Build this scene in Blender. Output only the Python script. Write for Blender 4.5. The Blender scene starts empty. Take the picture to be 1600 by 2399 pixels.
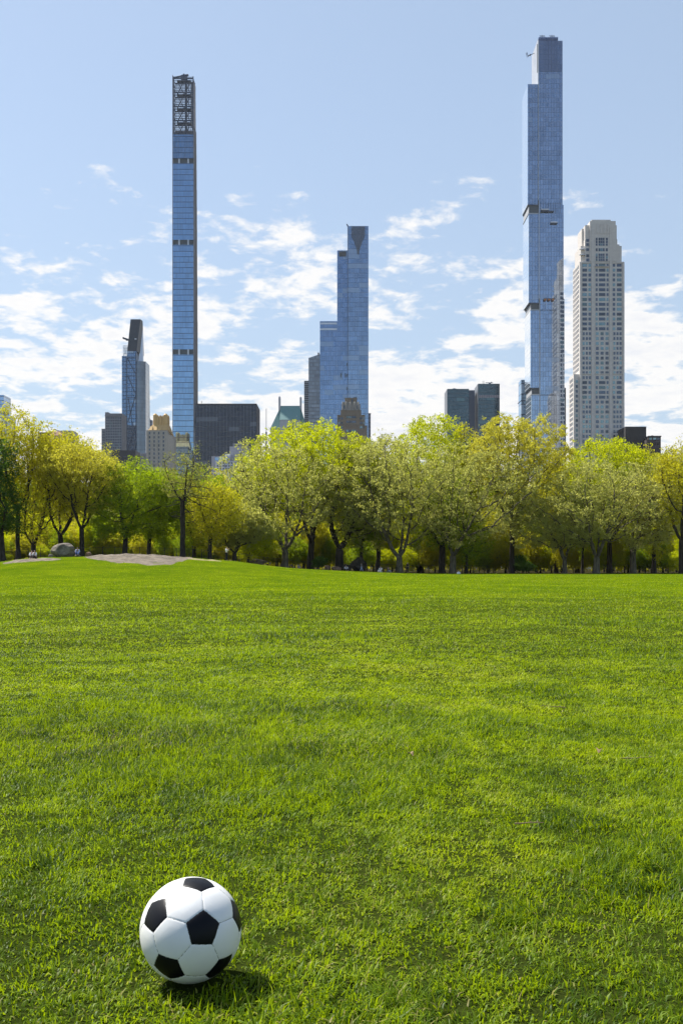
import bpy, bmesh, math, random
import numpy as np
from mathutils import Vector, Matrix, Euler

C = bpy.context.scene
COL = C.collection
R = math.radians

# ---------------------------------------------------------------- camera
F = 2332.0            # focal length in photograph pixels (35 mm on a 36 mm high frame)
HOR = 1330.0          # row of the horizon
CAMZ = 0.90
cam_d = bpy.data.cameras.new('camera'); cam = bpy.data.objects.new('camera', cam_d); COL.objects.link(cam)
cam.location = (0, 0, CAMZ); cam.rotation_euler = (R(90), 0, 0)
cam_d.sensor_fit = 'VERTICAL'; cam_d.sensor_height = 36.0; cam_d.lens = 36.0 * F / 2399.0
cam_d.shift_y = (HOR - 1199.5) / 2399.0
cam_d.clip_start = 0.05; cam_d.clip_end = 30000
C.camera = cam

# ---------------------------------------------------------------- light
SUN_EL, SUN_AZ = 56.0, -56.0      # azimuth measured clockwise from +Y
SKY_STRENGTH, SUN_STRENGTH = 0.106, 5.0
C.view_settings.view_transform = 'Standard'; C.view_settings.look = 'None'
C.view_settings.gamma = 1.0; C.view_settings.exposure = 0.80
C.view_settings.use_curve_mapping = False
C.cycles.max_bounces = 9; C.cycles.diffuse_bounces = 6; C.cycles.glossy_bounces = 3
C.cycles.transmission_bounces = 6; C.cycles.transparent_max_bounces = 8
C.cycles.sample_clamp_indirect = 6

def mnode(nt, op, a, b=None, c=None, clamp=False):
    n = nt.nodes.new('ShaderNodeMath'); n.operation = op; n.use_clamp = clamp
    for i, v in enumerate((a, b, c)):
        if v is None: continue
        if isinstance(v, (int, float)): n.inputs[i].default_value = v
        else: nt.links.new(v, n.inputs[i])
    return n.outputs[0]
def mixc(nt, f, a, b, typ='MIX'):
    n = nt.nodes.new('ShaderNodeMix'); n.data_type = 'RGBA'; n.blend_type = typ
    for i, v in ((0, f), (6, a), (7, b)):
        if isinstance(v, (int, float)): n.inputs[i].default_value = v
        elif isinstance(v, tuple): n.inputs[i].default_value = (v[0], v[1], v[2], 1)
        else: nt.links.new(v, n.inputs[i])
    return n.outputs[2]
def noise(nt, vec, scale, detail=4, rough=.5, dim='3D', dist=0.0):
    n = nt.nodes.new('ShaderNodeTexNoise'); n.noise_dimensions = dim
    n.inputs['Scale'].default_value = scale; n.inputs['Detail'].default_value = detail
    n.inputs['Roughness'].default_value = rough; n.inputs['Distortion'].default_value = dist
    if vec is not None: nt.links.new(vec, n.inputs['Vector'])
    return n.outputs[0]
def sstep(nt, v, a, b):
    n = nt.nodes.new('ShaderNodeMapRange'); n.interpolation_type = 'SMOOTHSTEP'
    nt.links.new(v, n.inputs[0])
    for i, x in ((1, a), (2, b)):
        if isinstance(x, (int, float)): n.inputs[i].default_value = x
        else: nt.links.new(x, n.inputs[i])
    return n.outputs[0]
def combine(nt, x, y, z):
    n = nt.nodes.new('ShaderNodeCombineXYZ')
    for i, v in enumerate((x, y, z)):
        if isinstance(v, (int, float)): n.inputs[i].default_value = v
        else: nt.links.new(v, n.inputs[i])
    return n.outputs[0]
def separate(nt, v):
    n = nt.nodes.new('ShaderNodeSeparateXYZ'); nt.links.new(v, n.inputs[0]); return n.outputs

CLOUD_SEED = 12.4
W = bpy.data.worlds.new('World'); C.world = W; W.use_nodes = True
nt = W.node_tree; nt.nodes.clear()
sky = nt.nodes.new('ShaderNodeTexSky'); sky.sky_type = 'NISHITA'; sky.sun_disc = False
sky.sun_elevation = R(SUN_EL); sky.sun_rotation = R(SUN_AZ)
sky.air_density = 1.0; sky.dust_density = 0.6; sky.ozone_density = 1.6; sky.altitude = 20
tc = nt.nodes.new('ShaderNodeTexCoord')
X_, Y_, Z_ = separate(nt, tc.outputs['Generated'])
zz = mnode(nt, 'MAXIMUM', Z_, 0.012)
zp = mnode(nt, 'ADD', zz, 0.15)
u = mnode(nt, 'DIVIDE', X_, zp); v = mnode(nt, 'DIVIDE', Y_, zp)
P2 = combine(nt, u, v, CLOUD_SEED)
n_big = noise(nt, P2, 1.35, 3, .5)
n_mid = noise(nt, P2, 6.4, 5, .55, dist=.3)
n_fin = noise(nt, P2, 18.0, 6, .6, dist=.3)
den = mnode(nt, 'ADD', mnode(nt, 'ADD', mnode(nt, 'MULTIPLY', n_big, .36), mnode(nt, 'MULTIPLY', n_mid, .48)), mnode(nt, 'MULTIPLY', n_fin, .27))
thr = nt.nodes.new('ShaderNodeMapRange'); nt.links.new(zz, thr.inputs[0])
thr.inputs[1].default_value = .10; thr.inputs[2].default_value = .38; thr.inputs[3].default_value = .405; thr.inputs[4].default_value = .66
front = sstep(nt, Y_, -0.45, 0.35)      # the sky away from the sun is clearer and deeper
thr2 = mnode(nt, 'ADD', thr.outputs[0], mnode(nt, 'MULTIPLY', mnode(nt, 'SUBTRACT', 1.0, front), .14))
dd = mnode(nt, 'SUBTRACT', den, thr2)
alpha = sstep(nt, dd, 0.0, 0.10)
thick = sstep(nt, dd, 0.05, 0.26)
# thin high haze that whitens the sky towards the horizon
cl_col = mixc(nt, mnode(nt, 'MULTIPLY', thick, noise(nt, P2, 6, 4, .6)), (5.7, 5.58, 5.42), (3.9, 4.15, 4.75))
hz = sstep(nt, zz, 0.45, 0.0)
skc = mixc(nt, mnode(nt, 'MULTIPLY', mnode(nt, 'MULTIPLY_ADD', hz, .30, .50), mnode(nt, 'MULTIPLY_ADD', front, .85, .15)), sky.outputs[0], (2.9, 3.5, 4.2))
fin = mixc(nt, mnode(nt, 'MULTIPLY', alpha, .93), skc, cl_col)
bg = nt.nodes.new('ShaderNodeBackground'); bg.inputs[1].default_value = SKY_STRENGTH
nt.links.new(fin, bg.inputs[0])
wo = nt.nodes.new('ShaderNodeOutputWorld'); nt.links.new(bg.outputs[0], wo.inputs[0])
W.cycles.sampling_method = 'MANUAL'; W.cycles.sample_map_resolution = 512

sd = bpy.data.lights.new('sun', 'SUN'); sd.energy = SUN_STRENGTH; sd.angle = R(0.5); sd.color = (1, .955, .88)
sun = bpy.data.objects.new('sun', sd); COL.objects.link(sun)
sdir = Vector((math.sin(R(SUN_AZ)) * math.cos(R(SUN_EL)), math.cos(R(SUN_AZ)) * math.cos(R(SUN_EL)), math.sin(R(SUN_EL))))
sun.rotation_euler = sdir.to_track_quat('Z', 'Y').to_euler(); sun.location = (-40, 40, 80)

# ---------------------------------------------------------------- helpers
def px(x, Y): return (x - 800.0) / F * Y
def pz(y, Y): return CAMZ + (HOR - y) / F * Y

def tag(o, label=None, cat=None, group=None, kind=None):
    if label: o['label'] = label
    if cat: o['category'] = cat
    if group: o['group'] = group
    if kind: o['kind'] = kind
    return o
def thing(name, label, cat, loc=(0, 0, 0), group=None, rz=0):
    o = bpy.data.objects.new(name, None); COL.objects.link(o)
    o.location = loc; o.rotation_euler = (0, 0, rz); o.empty_display_size = .5
    return tag(o, label, cat, group)

class MB:
    def __init__(s): s.v = []; s.f = []; s.m = []
    def add(s, vs, fs, mi=0):
        n = len(s.v); s.v += [tuple(p) for p in vs]; s.f += [tuple(i + n for i in f) for f in fs]; s.m += [mi] * len(fs)
    def box(s, x0, x1, y0, y1, z0, z1, mi=0):
        s.add([(x0, y0, z0), (x1, y0, z0), (x1, y1, z0), (x0, y1, z0), (x0, y0, z1), (x1, y0, z1), (x1, y1, z1), (x0, y1, z1)],
              [(0, 3, 2, 1), (4, 5, 6, 7), (0, 1, 5, 4), (1, 2, 6, 5), (2, 3, 7, 6), (3, 0, 4, 7)], mi)
    def hexa(s, b, t, mi=0):   # bottom and top quads given counter-clockwise seen from above
        s.add(list(b) + list(t), [(0, 3, 2, 1), (4, 5, 6, 7), (0, 1, 5, 4), (1, 2, 6, 5), (2, 3, 7, 6), (3, 0, 4, 7)], mi)
    def prism(s, poly, z0, z1, mi=0):
        n = len(poly)
        s.add([(x, y, z0) for x, y in poly] + [(x, y, z1) for x, y in poly],
              [tuple(range(n - 1, -1, -1)), tuple(range(n, 2 * n))] + [(i, (i + 1) % n, n + (i + 1) % n, n + i) for i in range(n)], mi)
    def bar(s, p, q, r, sides=5, r2=None, mi=0):
        p, q = Vector(p), Vector(q); d = q - p
        if d.length < 1e-9: return
        d.normalize(); a = d.cross(Vector((0, 0, 1)) if abs(d.z) < .9 else Vector((1, 0, 0))).normalized(); b = d.cross(a)
        r2 = r if r2 is None else r2; vs = []
        for c, rr in ((p, r), (q, r2)):
            for k in range(sides):
                t = 2 * math.pi * (k + .5) / sides
                vs.append(c + a * math.cos(t) * rr + b * math.sin(t) * rr)
        s.add(vs, [(k, (k + 1) % sides, sides + (k + 1) % sides, sides + k) for k in range(sides)] + [tuple(range(sides - 1, -1, -1)), tuple(range(sides, 2 * sides))], mi)
    def build(s, name, mats, parent=None, smooth=False, loc=None):
        me = bpy.data.meshes.new(name); off = Vector(loc) if loc is not None else (parent.matrix_basis.translation.copy() if parent else Vector((0, 0, 0)))
        if parent is not None and parent.parent is not None: off = off + parent.parent.matrix_basis.translation
        me.from_pydata([(p[0] - off.x, p[1] - off.y, p[2] - off.z) for p in s.v], [], s.f)
        for m in (mats if isinstance(mats, (list, tuple)) else [mats]): me.materials.append(m)
        me.polygons.foreach_set('material_index', s.m)
        if smooth: me.polygons.foreach_set('use_smooth', [True] * len(s.f))
        me.update()
        o = bpy.data.objects.new(name, me); COL.objects.link(o)
        if parent is not None: o.parent = parent
        elif loc is not None: o.location = loc
        return o

def np_mesh(name, verts, loops, starts, mats, smooth=False, attr=None):
    me = bpy.data.meshes.new(name)
    me.vertices.add(len(verts)); me.vertices.foreach_set('co', verts.astype(np.float32).ravel())
    me.loops.add(len(loops)); me.loops.foreach_set('vertex_index', loops.astype(np.int32))
    me.polygons.add(len(starts)); me.polygons.foreach_set('loop_start', starts.astype(np.int32))
    for m in (mats if isinstance(mats, (list, tuple)) else [mats]): me.materials.append(m)
    me.update(calc_edges=True)
    if smooth: me.polygons.foreach_set('use_smooth', np.ones(len(starts), bool))
    for k, (dom, arr) in (attr or {}).items():
        a = me.attributes.new(k, 'FLOAT', dom); a.data.foreach_set('value', arr.astype(np.float32))
    return me

def vnoise(x, y, s=0):
    x = np.asarray(x, float); y = np.asarray(y, float)
    xi = np.floor(x).astype(np.int64); yi = np.floor(y).astype(np.int64); fx = x - xi; fy = y - yi
    def h(a, b):
        n = (a * 374761393 + b * 668265263 + s * 974634777) & 0x7fffffff
        n = ((n ^ (n >> 13)) * 1274126177) & 0x7fffffff
        return ((n ^ (n >> 16)) & 0xffff) / 65535.0
    fx = fx * fx * (3 - 2 * fx); fy = fy * fy * (3 - 2 * fy)
    return (h(xi, yi) * (1 - fx) + h(xi + 1, yi) * fx) * (1 - fy) + (h(xi, yi + 1) * (1 - fx) + h(xi + 1, yi + 1) * fx) * fy
def fbm(x, y, s=0, o=3): return sum(vnoise(x * 2 ** i, y * 2 ** i, s + i) * .5 ** (i + 1) for i in range(o)) / (1 - .5 ** o)

_kx = np.array([-75, -50, -39.5, -36.5, -34, -26, -18.2, -14.8, -11.8, -8.9, -4.9, 0, 4.9, 9.9, 14])
_kz = np.array([.8, 1.2, 1.55, 1.95, 2.10, 2.25, 2.10, 1.84, 1.6, 1.15, .75, .46, .2, 0.02, 0])
def terrain(x, y):
    x = np.asarray(x, float); y = np.asarray(y, float)
    t = np.clip((y - 60) / 55, 0, 1); t = t * t * (3 - 2 * t)
    xs = x * 115 / np.clip(y, 60, 160)
    h = np.interp(xs, _kx, _kz) * t * (1 - .8 * np.clip((y - 190) / 150, 0, 1))
    near = np.clip(1 - y / 60, 0, 1)
    return h + (fbm(x * .35, y * .35, 5, 2) - .5) * .09 * np.clip(y / 8, .15, 1) * np.clip((220 - y) / 100, 0, 1) + (fbm(x * 2.2, y * 2.2, 9, 2) - .5) * .025 * near
def tz(x, y): return float(terrain(x, y))

# ---------------------------------------------------------------- materials
def new_mat(name):
    m = bpy.data.materials.new(name); m.use_nodes = True; n = m.node_tree; n.nodes.clear()
    out = n.nodes.new('ShaderNodeOutputMaterial'); return m, n, out
def principled(n, out, base=(.5, .5, .5), rough=.6, metal=0, spec=.5):
    b = n.nodes.new('ShaderNodeBsdfPrincipled')
    if isinstance(base, tuple): b.inputs['Base Color'].default_value = (*base, 1)
    else: n.links.new(base, b.inputs['Base Color'])
    for k, v in (('Roughness', rough), ('Metallic', metal), ('Specular IOR Level', spec)):
        if isinstance(v, (int, float)): b.inputs[k].default_value = v
        else: n.links.new(v, b.inputs[k])
    n.links.new(b.outputs[0], out.inputs[0]); return b
def bump(n, b, h, strength=.3, dist=.05):
    bn = n.nodes.new('ShaderNodeBump'); bn.inputs['Strength'].default_value = strength; bn.inputs['Distance'].default_value = dist
    n.links.new(h, bn.inputs['Height']); n.links.new(bn.outputs[0], b.inputs['Normal'])
def obj_co(n): return n.nodes.new('ShaderNodeTexCoord').outputs['Object']
_mc = {}
def plain(name, base, rough=.7, metal=0, var=.18, scale=.6, spec=.4):
    if name in _mc: return _mc[name]
    m, n, out = new_mat(name); co = obj_co(n)
    f = noise(n, co, scale, 5, .6)
    col = mixc(n, f, tuple(c * (1 - var) for c in base), tuple(min(1, c * (1 + var)) for c in base))
    b = principled(n, out, col, rough, metal, spec); bump(n, b, noise(n, co, scale * 6, 4), .15, .03)
    _mc[name] = m; return m
def curtain(name, tint, floor_h=4.2, pan=1.6, line=.10, line_col=(.02, .03, .05), vline=.08, var=.25, rough=.04, pale=.06, metal=.85, base=None, pale_col=(.55, .62, .70), wob=.012, lstr=1.0, gw=5):
    """glass curtain wall in metres: floor lines, mullions and panes that differ a little"""
    if name in _mc: return _mc[name]
    m, n, out = new_mat(name); co = obj_co(n); x, y, z = separate(n, co)
    uu = mnode(n, 'ADD', x, y)
    cz = mnode(n, 'DIVIDE', z, floor_h); cu = mnode(n, 'DIVIDE', uu, pan)
    iz = mnode(n, 'FLOOR', cz); iu = mnode(n, 'FLOOR', cu); fz = mnode(n, 'FRACT', cz); fu = mnode(n, 'FRACT', cu)
    wn = n.nodes.new('ShaderNodeTexWhiteNoise'); wn.noise_dimensions = '3D'; n.links.new(combine(n, iu, iz, 1.3), wn.inputs['Vector'])
    wf = n.nodes.new('ShaderNodeTexWhiteNoise'); wf.noise_dimensions = '3D'; n.links.new(combine(n, mnode(n, 'FLOOR', mnode(n, 'DIVIDE', uu, pan * gw)), iz, 7.3), wf.inputs['Vector'])
    r1, r2 = wn.outputs[0], wf.outputs[0]
    big = noise(n, co, .05, 3, .6)
    t0 = tuple(c * (1 - var) for c in tint); t1 = tuple(min(1, c * (1 + var)) for c in tint)
    f = mnode(n, 'ADD', mnode(n, 'MULTIPLY', r1, .45), mnode(n, 'ADD', mnode(n, 'MULTIPLY', r2, .3), mnode(n, 'MULTIPLY', big, .25)))
    col = mixc(n, f, t0, t1)
    pl = mnode(n, 'MULTIPLY', mnode(n, 'GREATER_THAN', r2, 1 - pale), .55)
    col = mixc(n, pl, col, pale_col)
    lz = mnode(n, 'LESS_THAN', fz, line); lu = mnode(n, 'LESS_THAN', fu, vline)
    ln = mnode(n, 'MAXIMUM', mnode(n, 'MULTIPLY', lz, lstr), mnode(n, 'MULTIPLY', lu, .85 if lstr < 1 else .5))
    col = mixc(n, ln, col, line_col)
    met = mnode(n, 'MULTIPLY', mnode(n, 'SUBTRACT', 1.0, mnode(n, 'MAXIMUM', ln, pl)), metal)
    b = principled(n, out, col, rough, met, .6)
    h = mnode(n, 'ADD', mnode(n, 'MULTIPLY', noise(n, co, .35, 2), .5), mnode(n, 'MULTIPLY', r1, .0))
    # each pane sits at a very slightly different angle
    nm = n.nodes.new('ShaderNodeNewGeometry'); rv = n.nodes.new('ShaderNodeVectorMath'); rv.operation = 'SUBTRACT'
    n.links.new(wn.outputs[1], rv.inputs[0]); rv.inputs[1].default_value = (.5, .5, .5)
    sc = n.nodes.new('ShaderNodeVectorMath'); sc.operation = 'SCALE'; sc.inputs[3].default_value = wob; n.links.new(rv.outputs[0], sc.inputs[0])
    ad = n.nodes.new('ShaderNodeVectorMath'); ad.operation = 'ADD'; n.links.new(nm.outputs['Normal'], ad.inputs[0]); n.links.new(sc.outputs[0], ad.inputs[1])
    nz = n.nodes.new('ShaderNodeVectorMath'); nz.operation = 'NORMALIZE'; n.links.new(ad.outputs[0], nz.inputs[0])
    n.links.new(nz.outputs[0], b.inputs['Normal'])
    _mc[name] = m; return m
def masonry(name, base, course=.9, var=.12, dirt=.25):
    if name in _mc: return _mc[name]
    m, n, out = new_mat(name); co = obj_co(n); x, y, z = separate(n, co)
    st = noise(n, combine(n, mnode(n, 'MULTIPLY', x, .5), mnode(n, 'MULTIPLY', y, .5), mnode(n, 'MULTIPLY', z, .06)), 1.0, 4, .6)
    blk = n.nodes.new('ShaderNodeTexBrick'); n.links.new(combine(n, mnode(n, 'ADD', x, y), z, 0), blk.inputs['Vector'])
    blk.inputs['Scale'].default_value = 1.0; blk.inputs['Brick Width'].default_value = course * 2; blk.inputs['Row Height'].default_value = course
    blk.inputs['Mortar Size'].default_value = .03
    blk.inputs['Color1'].default_value = (*[c * (1 - var) for c in base], 1); blk.inputs['Color2'].default_value = (*[c * (1 + var) for c in base], 1)
    blk.inputs['Mortar'].default_value = (*[c * .7 for c in base], 1)
    col = mixc(n, mnode(n, 'MULTIPLY', sstep(n, st, .45, .75), dirt), blk.outputs[0], tuple(c * .55 for c in base))
    principled(n, out, col, .85, 0, .2); _mc[name] = m; return m
# ---------------------------------------------------------------- ground
def lawn_color(n, co):
    x, y, z = separate(n, co)
    P = combine(n, x, y, 0.0)
    a = noise(n, P, .9, 4, .6); b_ = noise(n, P, .17, 4, .6); c = noise(n, P, 7.0, 5, .7)
    f = mnode(n, 'ADD', mnode(n, 'MULTIPLY', a, .4), mnode(n, 'ADD', mnode(n, 'MULTIPLY', b_, .4), mnode(n, 'MULTIPLY', c, .2)))
    return P, f
def ground_mat():
    m, n, out = new_mat('lawn_soil')
    co = obj_co(n); P, f = lawn_color(n, co); x, y, z = separate(n, co)
    g = mixc(n, sstep(n, f, .36, .64), (.048, .090, .003), (.12, .16, .004))  # far lawn colour, darkened to include the shade between blades
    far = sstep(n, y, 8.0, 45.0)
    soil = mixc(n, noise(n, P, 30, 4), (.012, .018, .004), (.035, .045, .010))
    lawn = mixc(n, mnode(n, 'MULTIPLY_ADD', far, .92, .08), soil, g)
    edge = mnode(n, 'ADD', y, mnode(n, 'MULTIPLY', noise(n, P, .12, 3), 10.0))
    wx = mnode(n, 'ADD', 154.5, mnode(n, 'MULTIPLY', sstep(n, x, -2.0, -18.0), -27.0))
    wood = sstep(n, mnode(n, 'SUBTRACT', edge, wx), 0.0, 2.5)
    litter = mixc(n, noise(n, P, 1.3, 5, .7), (.022, .024, .008), (.06, .05, .022))
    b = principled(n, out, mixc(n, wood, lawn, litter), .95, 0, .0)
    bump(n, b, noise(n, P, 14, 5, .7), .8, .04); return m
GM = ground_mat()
ys = np.concatenate([np.linspace(-30, 0, 7), np.arange(.35, 14, .11), np.geomspace(14, 60, 60), np.arange(61, 200, 1.6), np.geomspace(205, 9000, 26)])
ts = np.concatenate([np.linspace(-14, -.75, 14), np.linspace(-.7, .7, 190), np.linspace(.75, 14, 14)])
Yg, Tg = np.meshgrid(ys, ts, indexing='ij'); Xg = Tg * np.maximum(np.abs(Yg), 3.0)
Zg = terrain(Xg, Yg)
nr, nc = Yg.shape
vs = np.stack([Xg, Yg, Zg], -1).reshape(-1, 3)
i, j = np.meshgrid(np.arange(nr - 1), np.arange(nc - 1), indexing='ij'); a0 = (i * nc + j).ravel()
quads = np.stack([a0, a0 + 1, a0 + nc + 1, a0 + nc], -1)
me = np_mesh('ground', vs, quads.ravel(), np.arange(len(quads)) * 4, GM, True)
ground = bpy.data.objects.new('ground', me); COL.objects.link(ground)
tag(ground, 'wide park ground with mown lawn rising to a low knoll at left', None, None, 'structure')

# ---------------------------------------------------------------- lawn grass (blades)
BALL = (px(447.6, 2.182), 2.182, 0.107)
def grass_mat():
    m, n, out = new_mat('grass_blade')
    at = n.nodes.new('ShaderNodeAttribute'); at.attribute_name = 'tint'
    at2 = n.nodes.new('ShaderNodeAttribute'); at2.attribute_name = 'dry'
    co = obj_co(n); P, f = lawn_color(n, co)
    t = mnode(n, 'ADD', mnode(n, 'MULTIPLY', at.outputs['Fac'], .55), mnode(n, 'MULTIPLY', sstep(n, f, .40, .60), .5))
    r = n.nodes.new('ShaderNodeValToRGB'); n.links.new(t, r.inputs[0]); e = r.color_ramp.elements
    e[0].position = .08; e[0].color = (.022, .058, .003, 1); e[1].position = .92; e[1].color = (.42, .47, .013, 1)
    q = e.new(.5); q.color = (.145, .225, .005, 1)
    col = mixc(n, at2.outputs['Fac'], r.outputs[0], (.34, .28, .10))
    b = n.nodes.new('ShaderNodeBsdfPrincipled'); n.links.new(col, b.inputs['Base Color']); b.inputs['Roughness'].default_value = .45
    b.inputs['Specular IOR Level'].default_value = .15
    tr = n.nodes.new('ShaderNodeBsdfTranslucent'); n.links.new(mixc(n, .5, col, (.52, .68, .004)), tr.inputs[0])
    mx = n.nodes.new('ShaderNodeMixShader'); mx.inputs[0].default_value = .44
    n.links.new(b.outputs[0], mx.inputs[1]); n.links.new(tr.outputs[0], mx.inputs[2]); n.links.new(mx.outputs[0], out.inputs[0])
    return m
def make_grass():
    rng = np.random.default_rng(7)
    xs, ysl = [], []
    edges = np.concatenate([np.linspace(1.7, 9, 30), np.geomspace(9.3, 150, 40)])
    for y0, y1 in zip(edges[:-1], edges[1:]):
        d = (y0 + y1) / 2
        rho = min(22000.0, 4.2 * 889e3 / d ** 3) if d < 30 else 4.2 * 889e3 / d ** 3 * .8
        hw = .343 * d * 1.22 + 1.9
        k = int(rho * 2 * hw * (y1 - y0))
        ysl.append(rng.uniform(y0, y1, k)); xs.append(rng.uniform(-1, 1, k) * hw)
    x = np.concatenate(xs); y = np.concatenate(ysl)
    # clumps pull blades together and leave darker gaps
    lush = fbm(x * 1.1, y * 1.1, 21, 3); clump = fbm(x * 17, y * 17, 33, 2); tuft = np.maximum(np.clip((fbm(x * .7 + 40, y * .7, 55, 2) - .62) * 7, 0, 1), np.clip((fbm(x * 2.3 + 11, y * 2.3, 57, 2) - .66) * 8, 0, 1))
    keep = rng.random(len(x)) < .22 + 1.6 * np.clip(clump - .2, 0, 1) + .2 * lush
    bd = np.hypot(x - BALL[0], y - BALL[1]); keep &= bd > .055
    keep &= ~((y > 118 + np.clip((x + 18) * 2.2, 0, 27)))
    x, y, lush, clump, tuft, bd = [q[keep] for q in (x, y, lush, clump, tuft, bd)]
    n = len(x); z = terrain(x, y)
    L = (.0135 + .0205 * rng.random(n) ** 1.3) * (.55 + .5 * lush + .5 * clump) * (1 + 1.1 * tuft)
    L = np.where(bd < .12, L * .62, L)
    wide = np.maximum(1.0, y / 4.0) ** .8
    L *= np.clip(1 + (y - 10) / 60, 1, 1.9)
    w = (.0009 + .0011 * rng.random(n)) * wide * 1.25
    # lean: gentle swirl field plus scatter
    ang = (fbm(x * 5, y * 5, 77, 2) - .5) * 12 + rng.normal(0, 1.3, n)
    lean = np.abs(rng.normal(.86, .45, n)) + .12
    lean = np.clip(lean, .08, 1.35) * np.clip(1.25 - y / 60, .55, 1)
    dx, dy = np.cos(ang), np.sin(ang)
    fa = ang + np.pi / 2 + rng.normal(0, .5, n); sx, sy = np.cos(fa), np.sin(fa)
    tw = rng.normal(0, .35, n)
    pts = []
    l1, l2 = lean * .55, np.clip(lean * 1.55, 0, 1.9)
    m1 = np.stack([dx * np.sin(l1), dy * np.sin(l1), np.cos(l1)], -1) * (L * .5)[:, None]
    m2 = m1 + np.stack([dx * np.sin(l2), dy * np.sin(l2), np.cos(l2)], -1) * (L * .55)[:, None]
    S = np.stack([sx, sy, tw * .3], -1) * w[:, None]
    B = np.stack([x, y, z - .004], -1)
    V = np.stack([B - S, B + S, B + m1 + S * .85, B + m1 - S * .85, B + m2], 1).reshape(-1, 3)
    base = (np.arange(n) * 5)[:, None]
    loops = (base + np.array([0, 1, 2, 3, 3, 2, 4])[None]).ravel()
    starts = ((np.arange(n) * 7)[:, None] + np.array([0, 4])[None]).ravel()
    tint = np.clip(.5 + rng.normal(0, .22, n) + (lush - .5) * -.6 - .42 * tuft + (clump - .5) * .6, 0, 1)
    dryp = .018 + .09 * np.clip(fbm(x * .8, y * .8, 91, 2) - .55, 0, 1) * 5
    dry = np.where(rng.random(n) < dryp, rng.uniform(.35, 1, n), 0)
    me = np_mesh('grass', V, loops, starts, grass_mat(), False, {'tint': ('FACE', np.repeat(tint, 2)), 'dry': ('FACE', np.repeat(dry, 2))})
    o = bpy.data.objects.new('grass', me); COL.objects.link(o)
    tag(o, 'bright green mown grass of uneven blades covering the open lawn', 'grass', None, 'stuff')
    print('grass blades', n)
make_grass()

# ---------------------------------------------------------------- football
def make_ball():
    Rb = .11
    phi = (1 + 5 ** .5) / 2
    cs = [Vector(p).normalized() for a in (-1, 1) for b in (-phi, phi) for p in ((0, a, b), (a, b, 0), (b, 0, a))]
    # orientation wanted in view space (right, up, towards camera) -> world
    c = Vector(BALL); tocam = (Vector((0, 0, CAMZ)) - c).normalized()
    right = Vector((0, 0, 1)).cross(tocam).normalized(); up = tocam.cross(right)
    def w(v): return (right * v[0] + up * v[1] + tocam * v[2]).normalized()
    A = w((.237, .0, .9715)); U = w((.05, 1.0, -.012)); U = (U - A * U.dot(A)).normalized(); S3 = A.cross(U)
    a0 = cs[0]; nb = [q for q in cs if .3 < q.dot(a0) < .6][0]; u0 = (nb - a0 * nb.dot(a0)).normalized(); s0 = a0.cross(u0)
    M = Matrix((A, U, S3)).transposed() @ Matrix((a0, u0, s0))
    cs = [(M @ q).normalized() for q in cs]
    # hexagon centres: normals of the icosahedron faces
    hx = []
    for i in range(12):
        for j in range(i + 1, 12):
            for k in range(j + 1, 12):
                if cs[i].dot(cs[j]) > .4 and cs[j].dot(cs[k]) > .4 and cs[i].dot(cs[k]) > .4: hx.append((cs[i] + cs[j] + cs[k]).normalized())
    bm = bmesh.new(); bmesh.ops.create_icosphere(bm, subdivisions=7, radius=1.0)
    P = np.array([v.co for v in bm.verts]); P /= np.linalg.norm(P, axis=1)[:, None]
    allc = np.array([list(q) for q in cs] + [list(q) for q in hx])
    # plane distances: pentagon inradius direction weighting (truncated icosahedron face distances)
    wt = np.array([1.0 / 0.9393 * 1.0] * 12 + [1.0 / 0.9149] * 20)
    D = P @ allc.T * wt[None]
    srt = np.sort(D, axis=1); gap = srt[:, -1] - srt[:, -2]
    groove = np.exp(-(gap / .0085) ** 2) * .0095; puff = np.clip(gap / .12, 0, 1) ** .8 * .006
    bmverts = P * ((1 - groove + puff) * Rb)[:, None]
    for v_, q in zip(bm.verts, bmverts): v_.co = q
    bm.faces.ensure_lookup_table()
    fc = np.array([f.calc_center_median()[:] for f in bm.faces]); fc /= np.linalg.norm(fc, axis=1)[:, None]
    Df = fc @ allc.T * wt[None]; win = Df.argmax(1); sf = np.sort(Df, axis=1); gf = sf[:, -1] - sf[:, -2]
    for f, k, g in zip(bm.faces, win, gf):
        f.smooth = True; f.material_index = 1 if k < 12 else (2 if g < .0032 else 0)
    me = bpy.data.meshes.new('soccer_ball'); bm.to_mesh(me); bm.free()
    def leather(name, col, rough, cc=.0, sc=900, spec=.45):
        m, n, out = new_mat(name); co = obj_co(n)
        f = noise(n, co, 14, 5, .65); b = principled(n, out, mixc(n, f, tuple(q * .9 for q in col), tuple(min(1, q * 1.06) for q in col)), rough, 0, spec)
        vo = n.nodes.new('ShaderNodeTexVoronoi'); vo.inputs['Scale'].default_value = sc; n.links.new(co, vo.inputs['Vector'])
        bump(n, b, vo.outputs[0], .12, .0004); return m
    me.materials.append(leather('white_ball_leather', (.76, .75, .725), .36))
    me.materials.append(leather('black_ball_leather', (.004, .004, .006), .45, spec=.18))
    me.materials.append(leather('ball_seam', (.22, .22, .20), .7))
    o = bpy.data.objects.new('soccer_ball', me); COL.objects.link(o); o.location = BALL
    tag(o, 'black and white stitched soccer ball resting on the grass in the foreground', 'ball')
make_ball()
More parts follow.
